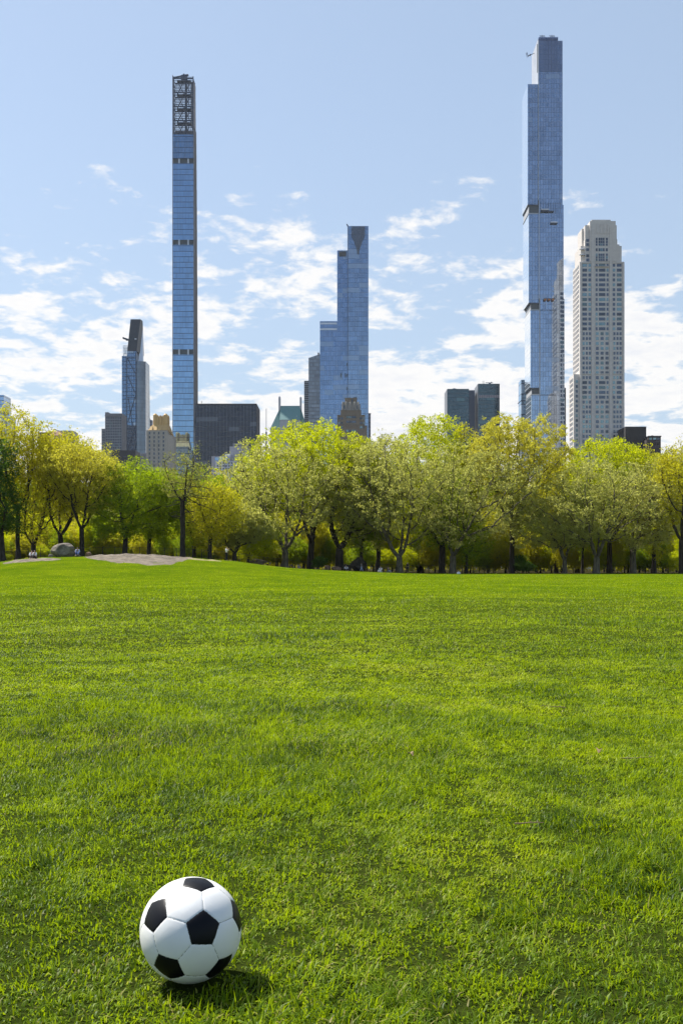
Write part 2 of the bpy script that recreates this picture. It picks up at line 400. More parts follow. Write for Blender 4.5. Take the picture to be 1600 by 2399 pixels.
# ---------------------------------------------------------------- windows and facades
def set_windows(root, parent, rects, mats, name='window', depth=.12, y=None, side=None, rng=None, limit=100, pale=.0, frame=None):
    """rects: (x0,x1,z0,z1) world coordinates on the plane y (front) or side x=side with (y0,y1,z0,z1)."""
    rng = rng or random.Random(3); off = root.matrix_basis.translation
    rects = sorted(rects, key=lambda r: -abs((r[1] - r[0]) * (r[3] - r[2]))); cache = {}; rest = MB(); n = 0
    for r in rects:
        a0, a1, z0, z1 = r; mi = 1 if rng.random() < pale else 0
        if n < limit:
            key = (round(a1 - a0, 2), round(z1 - z0, 2), mi, side is None)
            if key not in cache:
                mb = MB(); hw, hh = (a1 - a0) / 2, (z1 - z0) / 2
                if side is None:
                    mb.box(-hw, hw, -depth, depth, -hh, hh, mi)
                    if frame: mb.box(-hw - .1, hw + .1, -depth * 1.9, depth, -hh - .25, -hh - .02, 2)
                else: mb.box(-depth, depth, -hw, hw, -hh, hh, mi)
                o = mb.build(name, mats, None); cache[key] = o
            else:
                o = cache[key].copy(); COL.objects.link(o)
            o.parent = root
            o.location = ((a0 + a1) / 2 - off.x, y - off.y, (z0 + z1) / 2 - off.z) if side is None else (side - off.x, (a0 + a1) / 2 - off.y, (z0 + z1) / 2 - off.z)
            n += 1
        else:
            if side is None: rest.box(a0, a1, y - depth, y + depth, z0, z1, mi)
            else: rest.box(side - depth, side + depth, a0, a1, z0, z1, mi)
    if rest.v:
        o = rest.build(name, mats, root); o['kind'] = 'stuff'
def grid(xs, y0, y1, step, h, Y, skip=None):
    """window rectangles from photograph columns (x0,x1) and rows y0..y1 every step, height h"""
    out = []; y = y0; k = 0
    while y <= y1:
        for (a, b) in xs: out.append((px(a, Y), px(b, Y), pz(y + h, Y), pz(y, Y)))
        y += step; k += 1
    return out
def window_glass(name, col=(.05, .07, .10), metal=.35, rough=.08):
    if name in _mc: return _mc[name]
    m, n, out = new_mat(name); co = n.nodes.new('ShaderNodeObjectInfo')
    c = mixc(n, co.outputs['Random'], tuple(q * .6 for q in col), tuple(q * 1.5 for q in col))
    principled(n, out, c, rough, metal, .6); _mc[name] = m; return m
WG = window_glass('dark_window_glass'); WP = window_glass('pale_window_glass', (.13, .20, .21), .45, .12); WB = window_glass('blue_window_glass', (.14, .22, .34), .7)
steel = plain('dark_steel', (.085, .105, .145), .5, .5); louvre = plain('dark_louvre', (.085, .10, .11), .5, .3)
pale_metal = plain('pale_metal_panel', (.62, .64, .68), .35, .3); conc = plain('grey_concrete', (.24, .235, .24), .85)
roofm = plain('roof_felt', (.10, .10, .10), .9)

def tower(name, label, cat, x0, x1, Y, group=None):
    return thing(name, label, cat, ((px(x0, Y) + px(x1, Y)) / 2, Y, 0), group)

# ------------------------------------------------ very slim tower with open lattice crown
def slim_tower():
    Y = 870; r = tower('skyscraper', 'very slender blue glass skyscraper with an open steel lattice crown', 'skyscraper', 405, 455, Y)
    L, Rr = px(405.5, Y), px(454.0, Y)
    glass = curtain('slim_tower_glass', (.23, .35, .49), 4.78, 1.35, .10, (.03, .05, .10), .10, .22, .03, .0, .92, wob=.006)
    side = plain('terracotta_pilaster', (.25, .225, .22), .6, .1)
    m = MB()
    for a, b in ((1500, 830.5), (818.5, 573.5), (562, 382.5), (371.5, 315)):
        m.box(L, Rr, Y, Y + 9, pz(a, Y) if a < 1400 else 0, pz(b, Y))
    m.build('curtain_wall', glass, r)
    b = MB()
    # fins over the uppermost glazed storeys
    for k in range(15):
        x = L + .5 + (Rr - L - 1) * k / 14
        b.box(x - .12, x + .12, Y - .45, Y - .02, pz(372, Y), pz(314, Y))
    b.build('fin', steel, r)
    for (a, c) in ((818.5, 830.5), (562, 573.5), (371.5, 382.5)):
        mb = MB(); mb.box(L + .3, Rr - .3, Y + .8, Y + 9, pz(c, Y) + .004, pz(a, Y) - .004, 0)
        for xx in (.28, .32, .72, .76):
            mb.box(L + (Rr - L) * xx - .28, L + (Rr - L) * xx + .28, Y + .05, Y + .79, pz(c, Y) + .02, pz(a, Y) - .02, 1)
        mb.build('mechanical_floor', [louvre, pale_metal], r)
    # stepped side: the tower grows deeper towards the ground
    d = MB(); z = 0; steps = [(1300, 24.0), (1000, 21.5), (860, 20.2), (740, 19), (640, 17.6), (585, 16.8), (520, 16), (470, 15.2), (430, 14.2), (385, 13.4), (350, 12.7), (323, 12.0), (296, 11.4), (262, 10.8), (228, 10.2)]
    for k, (yy, dep) in enumerate(steps):
        top = pz(steps[k + 1][0], Y) if k + 1 < len(steps) else pz(190, Y)
        if yy > 315:
            d.box(L + .4, Rr + .35, Y + 9.003, Y + dep, z, top - .003)
            for q in range(5):
                yy2 = Y + .6 + (dep - 1.2) * q / 4; d.box(Rr + .36, Rr + .75, yy2 - .35, yy2 + .35, z, top - .003)
        else:
            d.box(Rr - 2.0, Rr + .35, Y + 1, Y + dep, z, top - .003)
        z = top
    d.build('side_wall', side, r)
    e = MB(); e.box(Rr + .002, Rr + .5, Y - .25, Y + .55, 0, pz(190, Y)); e.box(L - .35, L - .002, Y - .25, Y + 8, 0, pz(176, Y)); e.build('corner_pilaster', side, r)
    # lattice crown
    zb, zt = pz(315, Y), pz(183, Y); lat = MB()
    H = zt - zb
    for fy in (Y + .1, Y + 10):
        for k in range(21):
            x = L + .35 + (Rr - L - .7) * k / 20; top = zt + (1.6 if fy < Y + 1 else -2); rr = .12 if 0 < k < 20 else .4
            if fy > Y + 1 and k % 2 == 1: continue
            lat.box(x - rr, x + rr, fy - .12, fy + .12, zb, top)
        for k in range(25):
            z = zb + H * k / 24; rr = .15 if k % 6 else .7
            lat.box(L, Rr, fy + .121, fy + .36, z - rr, z + rr)
    for k in range(13):
        z = zb + H * k / 12
        for x in (L + .2, Rr - .4): lat.box(x, x + .25, Y + .37, Y + 9.8, z - .25, z + .25)
    for q in range(4):
        z0 = zb + H * q / 4; z1 = zb + H * (q + 1) / 4; xm = (L + Rr) / 2
        for (xa, xb) in ((L + 3, xm), (xm, Rr - 3)):
            lat.bar((xa, Y + 5, z0), (xb, Y + 5, z1), .42, 4); lat.bar((xb, Y + 5, z0), (xa, Y + 5, z1), .42, 4)
        lat.box(L + 3, Rr - 3, Y + 3.2, Y + 7.4, z1 - 1.0, z1 - .1)
        lat.box(xm + 1.0, xm + 2.4, Y + 4, Y + 6, z0 + .2, z1 - 1.5)
    lat.build('lattice_crown', steel, r)
    c = MB(); zc = pz(177, Y)
    c.bar((L + .3, Y + 3, pz(178, Y)), (px(429, Y), Y + 4, pz(171.5, Y)), .75, 6); c.bar((px(424, Y), Y + 4, pz(172.5, Y)), (px(440, Y), Y + 5, pz(169.5, Y)), 1.1, 6)
    c.box(px(428, Y), px(431.5, Y), Y + 3, Y + 5.5, pz(178, Y), pz(168.4, Y)); c.box(px(428, Y) - 2, px(438, Y), Y + 3, Y + 5.6, pz(181, Y), pz(174.2, Y))
    c.build('rooftop_crane', steel, r)
slim_tower()

# ------------------------------------------------ tallest tower on the right
def tall_tower():
    Y = 881; r = tower('skyscraper', 'tallest blue glass skyscraper with a pale notch and a cantilevered lower block', 'skyscraper', 1235, 1320, Y)
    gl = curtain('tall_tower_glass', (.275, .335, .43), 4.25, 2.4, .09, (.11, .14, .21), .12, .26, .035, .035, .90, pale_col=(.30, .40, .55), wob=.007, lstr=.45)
    gs = curtain('tall_tower_side_glass', (.93, .96, 1.0), 4.25, 1.5, .14, (.50, .54, .60), .04, .05, .06, .0, .92, wob=.004)  # side tint brightened to carry the sky's grazing reflection
    def P(a): return px(a, Y)
    def Z(a): return pz(a, Y) if a < 1400 else 0
    # main shaft, cut by mechanical floors
    def shaft(name, segs, depth, mats, y0=0.0):
        m = MB()
        for (x0, x1, ya, yb) in segs:
            m.box(P(x0), P(x1), Y + y0, Y + depth, Z(ya), Z(yb), 0)
            # glazed side towards the left, 3 cm proud
        return m.build(name, mats, r)
    shaft('curtain_wall', [(1264, 1322.5, 1500, 919), (1264, 1321.5, 918.9, 700), (1262.5, 1319.5, 699.9, 480), (1261.3, 1317, 479.9, 95.5)], 32, gl)
    m = MB(); m.box(P(1261.3), P(1306), Y + .5, Y + 31, Z(95.4), Z(86.6)); m.build('roof_parapet', curtain('tall_tower_crown', (.22, .32, .50), 50, 1.5, .0, (.05, .07, .12), .2, .15, .05, 0, .85), r)
    f = MB()
    for k in range(28):
        x = P(1262) + (P(1306) - P(1262)) * k / 27; f.box(x - .13, x + .13, Y - .5, Y - .02, Z(168), Z(87))
    for k in range(5):
        x = P(1308) + (P(1316) - P(1308)) * k / 4; f.box(x - .1, x + .1, Y - .5, Y - .02, Z(168), Z(96))
    f.build('fin', plain('blue_steel', (.16, .20, .30), .35, .6), r)
    s = MB()   # the tall vertical reveal between shaft and lower block
    s.box(P(1259.8), P(1261.25), Y - .8, Y + 1.5, Z(470), Z(96)); s.box(P(1261), P(1262.4), Y - .8, Y + 1, Z(700), Z(471)); s.box(P(1262.5), P(1264), Y - .8, Y + 1, 0, Z(701))
    s.build('vertical_reveal', plain('reveal_metal', (.40, .41, .42), .35, .5), r)
    # pale metal side wall of the notch
    w = MB(); w.box(P(1261.25) - .25, P(1261.25) - .01, Y + 1.6, Y + 31.5, Z(200), Z(89)); w.build('notch_wall', plain('pale_notch_panel', (.46, .47, .50), .35, .1), r)
    w = MB(); w.box(P(1259), P(1261), Y + 2, Y + 3.2, Z(166), Z(100)); w.build('notch_louvre', louvre, r)
    # cantilevered lower block
    lb = [(1236.2, 1259.7, 479, 197), (1238.6, 1261, 709, 501.5), (1242.5, 1262.4, 908, 727.5), (1245, 1263, 1500, 925.5)]
    m = MB()
    for x0, x1, ya, yb in lb: m.box(P(x0), P(x1), Y, Y + 27, Z(ya), Z(yb))
    m.build('cantilever_block', gl, r)
    m = MB()
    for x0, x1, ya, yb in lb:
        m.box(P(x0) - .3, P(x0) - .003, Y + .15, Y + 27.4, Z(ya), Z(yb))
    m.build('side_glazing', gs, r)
    for (x0, x1, ya, yb) in ((1239.3, 1261, 501.3, 479.2), (1244, 1262.4, 727.3, 709.2), (1246, 1263, 925.3, 908.2)):
        m = MB(); m.box(P(x0), P(x1), Y + .3, Y + 26.5, Z(ya), Z(yb), 0)
        m.box(P(x0) - .32, P(x0) - .003, Y + 1.2, Y + 26.9, Z(ya) + .9, Z(yb) - 1.2, 1)
        m.box(P(x0) - .9, P(x1), Y - .5, Y + 27.6, Z(yb) - .8, Z(yb) - .004, 2); m.box(P(x0) - .9, P(x1), Y - .3, Y + 27.2, Z(ya) + .004, Z(ya) + .75, 3)
        m.build('mechanical_floor', [louvre, plain('louvre_side', (.42, .42, .42), .5, .2), steel, plain('reveal_metal', (.40, .41, .42))], r)
    # unfinished slots and hanging gear on the shaft
    for k in range(9):
        g = MB(); x = P(1266) + (P(1312) - P(1266)) * k / 8; g.box(x - .12, x + .12, Y - .35, Y - .01, Z(499), Z(474)); g.build('facade_rail', steel, r)
    for k in range(4):
        g = MB(); x = P(1268) + k * 3.6; g.box(x, x + .12, Y - .4, Y - .01, Z(924), Z(910)); g.build('facade_rail', steel, r)
    for k in range(10):
        x = P(1266) + 12.5 * k / 9
        for ya, yb in ((728.5, 726), (926.5, 924)): g = MB(); g.box(x, x + .5, Y - .5, Y - .01, Z(ya), Z(yb)); g.build('facade_anchor', steel, r)
    for args in ((1265, 1296, 497.5, 495.4, steel), (1266, 1285, 493.3, 491.2, pale_metal), (1288.5, 1304, 523.2, 521, pale_metal), (1288.5, 1304.5, 525.3, 523.8, steel)):
        g = MB(); g.box(P(args[0]), P(args[1]), Y - 2.2, Y - .6, Z(args[2]), Z(args[3])); g.box(P(args[0]), P(args[0]) + .15, Y - 2, Y - 1.8, Z(args[3]), Z(args[3]) + 2)
        g.build('maintenance_platform', args[4], r)
    g = MB(); orange = plain('orange_beam', (.42, .17, .05), .6)
    g.box(P(1271.5), P(1298), Y - 2.6, Y - 1.8, Z(702), Z(700.4), 1)
    for a in (1273, 1282, 1291): g.box(P(a), P(a + 5), Y - 3, Y - 1.4, Z(705.3), Z(702.1), 0)
    g.box(P(1277), P(1277) + .15, Y - 2.2, Y - 2.05, Z(724), Z(705.4), 2); g.build('hoist_rig', [orange, steel, pale_metal], r)
    # east crane and roof dishes
    c = MB(); c.bar((P(1243), Y + 20, Z(95)), (P(1247), Y + 20, Z(106)), .3, 5); c.bar((P(1246), Y + 20, Z(104)), (P(1254), Y + 19, Z(101)), .4, 5); c.bar((P(1241.5), Y + 20, Z(97)), (P(1244), Y + 20, Z(107)), .25, 5)
    c.box(P(1249), P(1252), Y + 18, Y + 20, Z(104), Z(102)); c.bar((P(1253), Y + 19, Z(102)), (P(1261.5), Y + 19, Z(98)), .25, 5); c.build('side_crane', steel, r)
    for xc in (1272.5, 1295.5):
        c = MB(); c.bar((P(xc), Y + 6, Z(87)), (P(xc), Y + 6, Z(73.5)), .18, 5)
        c.box(P(xc - 6.5), P(xc + 6.5), Y + 5.8, Y + 6.2, Z(75.4), Z(74.8)); c.box(P(xc - 5), P(xc + 7), Y + 5.8, Y + 6.2, Z(77.8), Z(77.1))
        c.bar((P(xc - 4), Y + 6, Z(81.5)), (P(xc), Y + 6, Z(86)), .2, 4); c.bar((P(xc + 4), Y + 6, Z(81.5)), (P(xc), Y + 6, Z(86)), .2, 4)
        c.bar((P(xc), Y + 6, Z(86.8)), (P(xc), Y + 6, Z(84)), .9, 7); c.build('roof_crane', steel, r)
    # slightly turned so the limestone tower mirrors in it
    r.rotation_euler.z = R(-.25)
tall_tower()

# ------------------------------------------------ stepped limestone tower
def limestone_tower():
    Y = 826; r = tower('skyscraper', 'stepped pale limestone apartment tower with rows of square windows at far right', 'skyscraper', 1343, 1463, Y)
    st = masonry('limestone', (.60, .56, .52), 1.1, .05, .12)
    def P(a): return px(a, Y)
    def Z(a): return pz(a, Y) if a < 1400 else 0
    m = MB()
    body = [  # x0,x1, z bottom row, top row, front offset, depth
        (1357, 1461.5, 1500, 613, 0, 24), (1362, 1458, 612.9, 571, 1.2, 22.5), (1356, 1450, 612.9, 571, 5.0, 24),
        (1366, 1446, 570.9, 524, 1.6, 20), (1362, 1448, 570.9, 540, 4, 20), (1379, 1443.5, 523.9, 517.5, 1.0, 15), (1384, 1432, 612.8, 518, -.35, 1.59)]
    m.box(P(1357), P(1461.5), Y, Y + 24, 0, Z(613))
    m.box(P(1361), P(1457), Y + 2.2, Y + 23, Z(612.9), Z(574)); m.box(P(1370), P(1446), Y + .9, Y + 22, Z(612.9), Z(560))
    m.box(P(1371), P(1445), Y + 1.6, Y + 20, Z(559.9), Z(526)); m.box(P(1366), P(1370.9), Y + 6, Y + 20, Z(573.9), Z(530))
    m.box(P(1381), P(1441), Y - .35, Y + 16, Z(612.9), Z(518)); m.box(P(1385), P(1430), Y + .2, Y + 15, Z(517.9), Z(514.5))
    m.box(P(1446.1), P(1454), Y + 5, Y + 20, Z(573.9), Z(568))
    # piers standing proud of the wall
    for a, b in ((1357.2, 1362), (1384.5, 1391.5), (1427, 1432.5), (1457.5, 1461.3)): m.box(P(a), P(b), Y - .9, Y - .003, 0, Z(616))
    for a, b in ((1384.5, 1391), (1427, 1432)): m.box(P(a), P(b), Y - .95, Y - .36, Z(615.9), Z(531))
    for yy in (615, 875, 1100): m.box(P(1362), P(1457.4), Y - .5, Y - .004, Z(yy + 1.4), Z(yy))
    for k in range(4): m.box(P(1397 + k * 8.3), P(1400.5 + k * 8.3), Y - .9, Y - .36, Z(548), Z(524))
    m.build('wall', st, r)
    w = MB(); w.box(P(1344), P(1356.8), Y + 1.0, Y + 19, 0, Z(876)); w.build('lower_wing', st, r)
    rng = random.Random(11)
    rects = []
    row = 0; y = 618
    while y < 1085:
        hh = 6.9
        wide = (y < 770) or (890 < y < 935)
        c1 = [(1363.5, 1374), (1377.5, 1383.5)] if wide else [(1364, 1368.6), (1371.4, 1376), (1378.7, 1383.3)]
        c2 = [(1394.5, 1399), (1402, 1417), (1420, 1424.5)] if wide else [(1395, 1401.5), (1406, 1413), (1417.5, 1424.5)]
        c3 = [(1434.5, 1440), (1444, 1455)] if wide else [(1436, 1440.6), (1443.2, 1447.8), (1450.4, 1455)]
        for a, b in c1 + c2 + c3: rects.append((P(a), P(b), Z(y + hh), Z(y)))
        y += 11.45
    set_windows(r, None, rects, [WG, WP], 'window', .15, Y, None, rng, 96, .30)
    w = MB(); w.box(P(1357) + .1, P(1461.5) - .1, Y + 24.003, Y + 24.6, 0, Z(613) - .1); w.build('rear_bright_slab', masonry('brightened_limestone', (.80, .76, .71), 1.1, .04, .05), r)  # added slab of lighter stone, brightens its mirror image in the tall tower
    set_windows(r, None, rects[::1], [WG, WP], 'rear_window', .15, Y + 24.6, None, rng, 0, .2)
    up = [(a, b, c, d) for c, d in ((576, 571), (570.2, 564.4), (563.6, 557.5), (589, 582), (600, 594.5), (606, 600.8), (612, 606.8)) for a, b in ((1394.5, 1398.5), (1401, 1405.2), (1405.9, 1410.1), (1410.8, 1415), (1418, 1422.5))]
    set_windows(r, None, [(P(a), P(b), Z(c), Z(d)) for a, b, c, d in up], [WG, WP], 'crown_window', .15, Y - .36, None, rng, pale=.3)
    up = [(x, x + 6.5, y + 6.5, y) for x in (1373, 1434) for y in (559, 569, 581, 595, 605)]
    set_windows(r, None, [(P(a), P(b), Z(c), Z(d)) for a, b, c, d in up], [WG, WP], 'crown_window', .15, Y + .88, None, rng)
    for k, yy in enumerate((583, 596)):
        b = MB(); b.box(P(1357), P(1369.5), Y - .2, Y + 2.1, Z(yy + 1), Z(yy)); b.build('balcony', pale_metal, r)
    b = MB(); b.box(P(1392), P(1425), Y - 1.5, Y - .37, Z(625.6), Z(624.4)); b.build('balcony', st, r)
    # sunlit left side windows
    rs = []; y = 619
    while y < 865:
        for q in (3, 7.2, 11.4, 15.6, 19.8): rs.append((Y + q, Y + q + 1.9, Z(y + 7), Z(y)))
        y += 11.45
    set_windows(r, None, rs, [WG, WP], 'side_window', .12, None, P(1357), rng, 60, .1)
    rs = []; y = 884
    while y < 1080:
        for q in (4, 8.5, 13): rs.append((Y + q, Y + q + 2.2, Z(y + 7), Z(y)))
        y += 11.45
    set_windows(r, None, rs, [WG, WP], 'side_window', .12, None, P(1344), rng, 50, .1)
    rs = []; y = 890
    while y < 1085: rs.append((P(1348.5), P(1353.5), Z(y + 6.5), Z(y))); y += 11.45
    set_windows(r, None, rs, [WG, WP], 'window', .12, Y + 1.0, None, rng, 50, .3)
limestone_tower()

# ------------------------------------------------ stepped blue glass tower in the middle
def stepped_glass_tower():
    Y = 884; r = tower('skyscraper', 'stepped blue glass skyscraper in the middle with three rising slabs', 'skyscraper', 749, 863, Y)
    g1 = curtain('stepped_glass', (.215, .29, .40), 4.3, 1.9, .09, (.11, .15, .23), .12, .30, .04, .24, .88, pale_col=(.36, .45, .58), wob=.01, lstr=.7, gw=7)
    g2 = curtain('stepped_glass_dark', (.18, .25, .37), 4.3, 1.9, .07, (.10, .14, .23), .10, .28, .04, .12, .88, pale_col=(.32, .41, .54), wob=.01, lstr=.6, gw=4)
    def P(a): return px(a, Y)
    def Z(a): return pz(a, Y) if a < 1400 else 0
    m = MB(); m.box(P(815.2), P(863), Y, Y + 24, 0, Z(529.5)); m.build('main_slab', g1, r)
    m = MB(); m.box(P(790), P(815.1), Y + 1.2, Y + 24, 0, Z(585.5)); m.build('middle_slab', g2, r)
    m = MB(); m.box(P(749.5), P(789.9), Y + 2.2, Y + 24, 0, Z(751)); m.build('low_slab', g2, r)
    # crown louvre in the shape of a narrowing V, built from vertical blades
    v = MB(); n = 26
    for k in range(n):
        t = (k + .5) / n; x = 823 + 32 * t; e = abs(t - .5) * 2
        bot = 556 + 42 * (1 - e) ** 1.4 if e > .12 else 596
        v.box(P(x - .42), P(x + .42), Y - .28, Y - .004, Z(bot), Z(530.2))
    v.build('crown_louvre', plain('bronze_louvre', (.085, .085, .085), .5, .3), r)
    v = MB(); v.box(P(794), P(811), Y + 1.0, Y + 1.19, Z(600), Z(588)); v.build('crown_louvre', plain('bronze_louvre', (.085, .085, .085)), r)
    e = MB(); e.box(P(814.2), P(815.15), Y - .3, Y + 1.1, 0, Z(529.6)); e.build('edge_trim', steel, r)
    f = MB(); f.box(P(749.7), P(789.5), Y + 1.9, Y + 2.19, Z(772), Z(768)); f.box(P(751), P(789), Y + 2.0, Y + 2.19, Z(758.5), Z(754.5)); f.build('terrace_band', pale_metal, r)
    c = MB(); c.bar((P(815), Y + 1, Z(529.5)), (P(812.5), Y, Z(524.5)), .5, 5); c.box(P(813.8), P(816), Y + .2, Y + 2, Z(529.4), Z(527)); c.build('roof_davit', steel, r)
    rng = random.Random(4); rc = []
    for yy in (850, 875, 906): rc.append((P(812), P(814), Z(yy + 7), Z(yy)))
    for yy in (874,): rc += [(P(797.5), P(800.5), Z(yy + 10), Z(yy)), (P(808), P(810.5), Z(yy + 10), Z(yy))]
    set_windows(r, None, rc, [louvre, louvre], 'vent', .1, Y + 1.15, None, rng)
stepped_glass_tower()

# ------------------------------------------------ dark leaning glass tower
def leaning_tower():
    Y = 1010; r = tower('skyscraper', 'dark tapering glass tower with diagonal bracing and a leaning black top', 'skyscraper', 285, 341, Y)
    g = curtain('braced_glass', (.13, .20, .30), 3.9, 2.1, .16, (.035, .06, .10), .20, .25, .05, .04, .85)
    gd = curtain('braced_side', (.17, .22, .27), 3.9, 2.4, .12, (.07, .09, .11), .08, .3, .12, .0, .5)
    def P(a): return px(a, Y)
    def Z(a): return pz(a, Y) if a < 1400 else 0
    black = plain('black_cladding', (.040, .050, .062), .45, .3, .3, .15)
    m = MB(); m.hexa([(P(297), Y, 0), (P(320.5), Y, 0), (P(320.5), Y + 22, 0), (P(297), Y + 22, 0)], [(P(298.8), Y, Z(823)), (P(320.6), Y, Z(823)), (P(320.6), Y + 22, Z(823)), (P(298.8), Y + 22, Z(823))]); m.build('central_face', g, r)
    m = MB(); m.hexa([(P(298.8), Y, Z(823) + .004), (P(320.6), Y, Z(823) + .004), (P(328), Y + 22, Z(823) + .004), (P(303), Y + 22, Z(823) + .004)],
                     [(P(303.8), Y + 6, Z(744.5)), (P(326.9), Y + 6, Z(744.5)), (P(329), Y + 13, Z(744.5)), (P(306), Y + 13, Z(744.5))]); m.build('leaning_top', black, r)
    m = MB(); m.box(P(285.2), P(297) - .05, Y + 2, Y + 20, 0, Z(833)); m.build('left_slab', g, r)
    t = MB()
    for k in range(6):
        a = k / 5; x = P(288) + (P(297.8) - P(288)) * a; t.bar((x, Y + 3, Z(833)), (x, Y + 3, Z(809)), .25, 4)
    for k in range(5):
        z = Z(833) + (Z(808) - Z(833)) * k / 4; t.bar((P(287.6), Y + 3, z), (P(298), Y + 3, z), .25, 4)
    t.bar((P(288), Y + 3, Z(833)), (P(298), Y + 3, Z(812)), .3, 4); t.bar((P(298), Y + 3, Z(833)), (P(289), Y + 3, Z(812)), .3, 4); t.build('roof_truss', pale_metal, r)
    m = MB(); m.hexa([(P(320.7), Y + .5, 0), (P(341.5), Y + 3, 0), (P(344.5), Y + 24, 0), (P(321), Y + 24, 0)], [(P(320.9), Y + .5, Z(845.5)), (P(340.5), Y + 3, Z(845.5)), (P(341), Y + 22, Z(845.5)), (P(321), Y + 22, Z(845.5))]); m.build('right_slab', gd, r)
    m = MB(); m.hexa([(P(320.9), Y + 8, Z(845.4)), (P(330), Y + 12, Z(845.4)), (P(330), Y + 16, Z(845.4)), (P(321), Y + 16, Z(845.4))], [(P(327), Y + 13.1, Z(748)), (P(328), Y + 14, Z(748)), (P(328), Y + 16, Z(748)), (P(327), Y + 16, Z(748))]); m.build('sunlit_side_sliver', plain('sunlit_side_tint', (.5, .55, .62), .2, .4), r)  # pale colour stands for sunlight on the side of the leaning top
    b = MB(); prev = None; pts = [(299.5, 840), (317, 872), (300, 925), (318, 975), (301, 1020), (317, 1060)]
    pts = [(300, 840), (318, 876), (300, 880), (318, 922), (318, 928), (300, 990), (301, 930), (312, 1000), (300, 1055), (318, 1000)]
    for i in range(0, len(pts) - 1, 2): b.bar((P(pts[i][0]), Y - .2, Z(pts[i][1])), (P(pts[i + 1][0]), Y - .2, Z(pts[i + 1][1])), .55, 4)
    for yy in (838, 880, 930, 1003): b.box(P(298.6), P(319), Y - .6, Y - .01, Z(yy + 1.2), Z(yy))
    b.box(P(297.3), P(298.3), Y - .7, Y - .01, 0, Z(836)); b.box(P(319), P(320.4), Y - .7, Y - .01, 0, Z(826)); b.build('brace', plain('brace_steel', (.05, .075, .12), .4, .5), r)
    c = MB(); c.bar((P(286.5), Y + 4, Z(789.5)), (P(300), Y + 6, Z(793)), 1.0, 5); c.bar((P(294), Y + 4, Z(795)), (P(301), Y + 6, Z(794)), .5, 5); c.box(P(286.3), P(289), Y + 3, Y + 5, Z(790), Z(788)); c.build('cantilever_crane', steel, r)
    m = MB(); m.box(P(315.5), P(319.5), Y + 1, Y + 2.2, Z(794.5), Z(792.3)); m.build('vent', pale_metal, r)
leaning_tower()

def box_building(name, label, parts, Y, mats, cat='building', group=None):
    """parts: (x0,x1,top row,front offset,depth,part name,material index)"""
    xs = [p[0] for p in parts] + [p[1] for p in parts]; r = thing(name, label, cat, (px((min(xs) + max(xs)) / 2, Y), Y, 0), group)
    for x0, x1, top, fo, dep, nm, mi in parts:
        m = MB(); m.box(px(x0, Y), px(x1, Y), Y + fo, Y + fo + dep, 0, pz(top, Y)); m.build(nm, mats[mi], r)
    return r
rngc = random.Random(21)
# grey stone slab left of the dark tower
gst = masonry('grey_stone', (.215, .215, .23), .9, .10, .3)
r = box_building('office_building', 'grey stone building with small dark windows left of the dark leaning tower', [(247, 287, 968.5, 0, 20, 'wall', 0), (238.2, 246.9, 1004, 1, 18, 'wing', 0)], 960, [gst])
m = MB(); m.box(px(247, 960) - .3, px(286, 960), 959.4, 964, pz(975, 960), pz(973.4, 960)); m.box(px(247, 960), px(255, 960), 960.2, 976, pz(968.4, 960), pz(965.6, 960)); m.build('parapet', gst, r)
set_windows(r, None, grid([(a, a + 2.1) for a in (249.5, 253.6, 257.7, 261.8, 265.9, 270, 274.1, 278.2, 282.3)], 977, 1058, 6.4, 3.9, 960), [WG, WP], y=960, rng=rngc, limit=90, pale=.08)
set_windows(r, None, grid([(239.8, 241.6), (243.4, 245.2)], 1010, 1058, 6.4, 3.9, 960), [WG, WP], y=961, rng=rngc)
# dark low block and small grey block
dk = plain('charcoal_cladding', (.035, .036, .045), .6, .1)
r = box_building('office_building', 'low black slab building in front of the dark leaning tower', [(262, 318, 1055, 0, 22, 'wall', 0), (312, 330, 1066, 1, 20, 'wing', 0)], 930, [dk])
m = MB(); [m.box(px(a, 930), px(a + 14, 930), 929.6, 929.99, pz(1071, 930), pz(1069.6, 930)) for a in (270, 290)]; m.build('ledge', steel, r)
r = box_building('office_building', 'small pale grey block with vertical ribs beside the gold crowned building', [(329.5, 344, 1061, 0, 14, 'wall', 0)], 890, [plain('pale_grey_panel', (.34, .35, .40), .6)])
m = MB(); [m.box(px(331 + k * 2.2, 890), px(331.8 + k * 2.2, 890), 889.6, 889.99, 0, pz(1063, 890)) for k in range(6)]; m.build('rib', conc, r)
r = box_building('office_building', 'distant dark gabled tower top just left of the gold crown', [(346, 357, 984, 0, 14, 'wall', 0)], 1120, [curtain('distant_dark', (.12, .14, .19), 4, 3, .3, (.05, .05, .07), .2, .2, .3, .1, .3)])
m = MB(); a, b = px(346, 1120), px(352, 1120); zt = pz(983.9, 1120); m.add([(a, 1120, zt), (b, 1120, zt), (a, 1120, pz(973, 1120)), (a, 1130, zt), (b, 1130, zt), (a, 1130, pz(973, 1120))], [(0, 1, 2), (3, 5, 4), (0, 2, 5, 3), (1, 4, 5, 2), (0, 3, 4, 1)]); m.build('roof', dk, r)

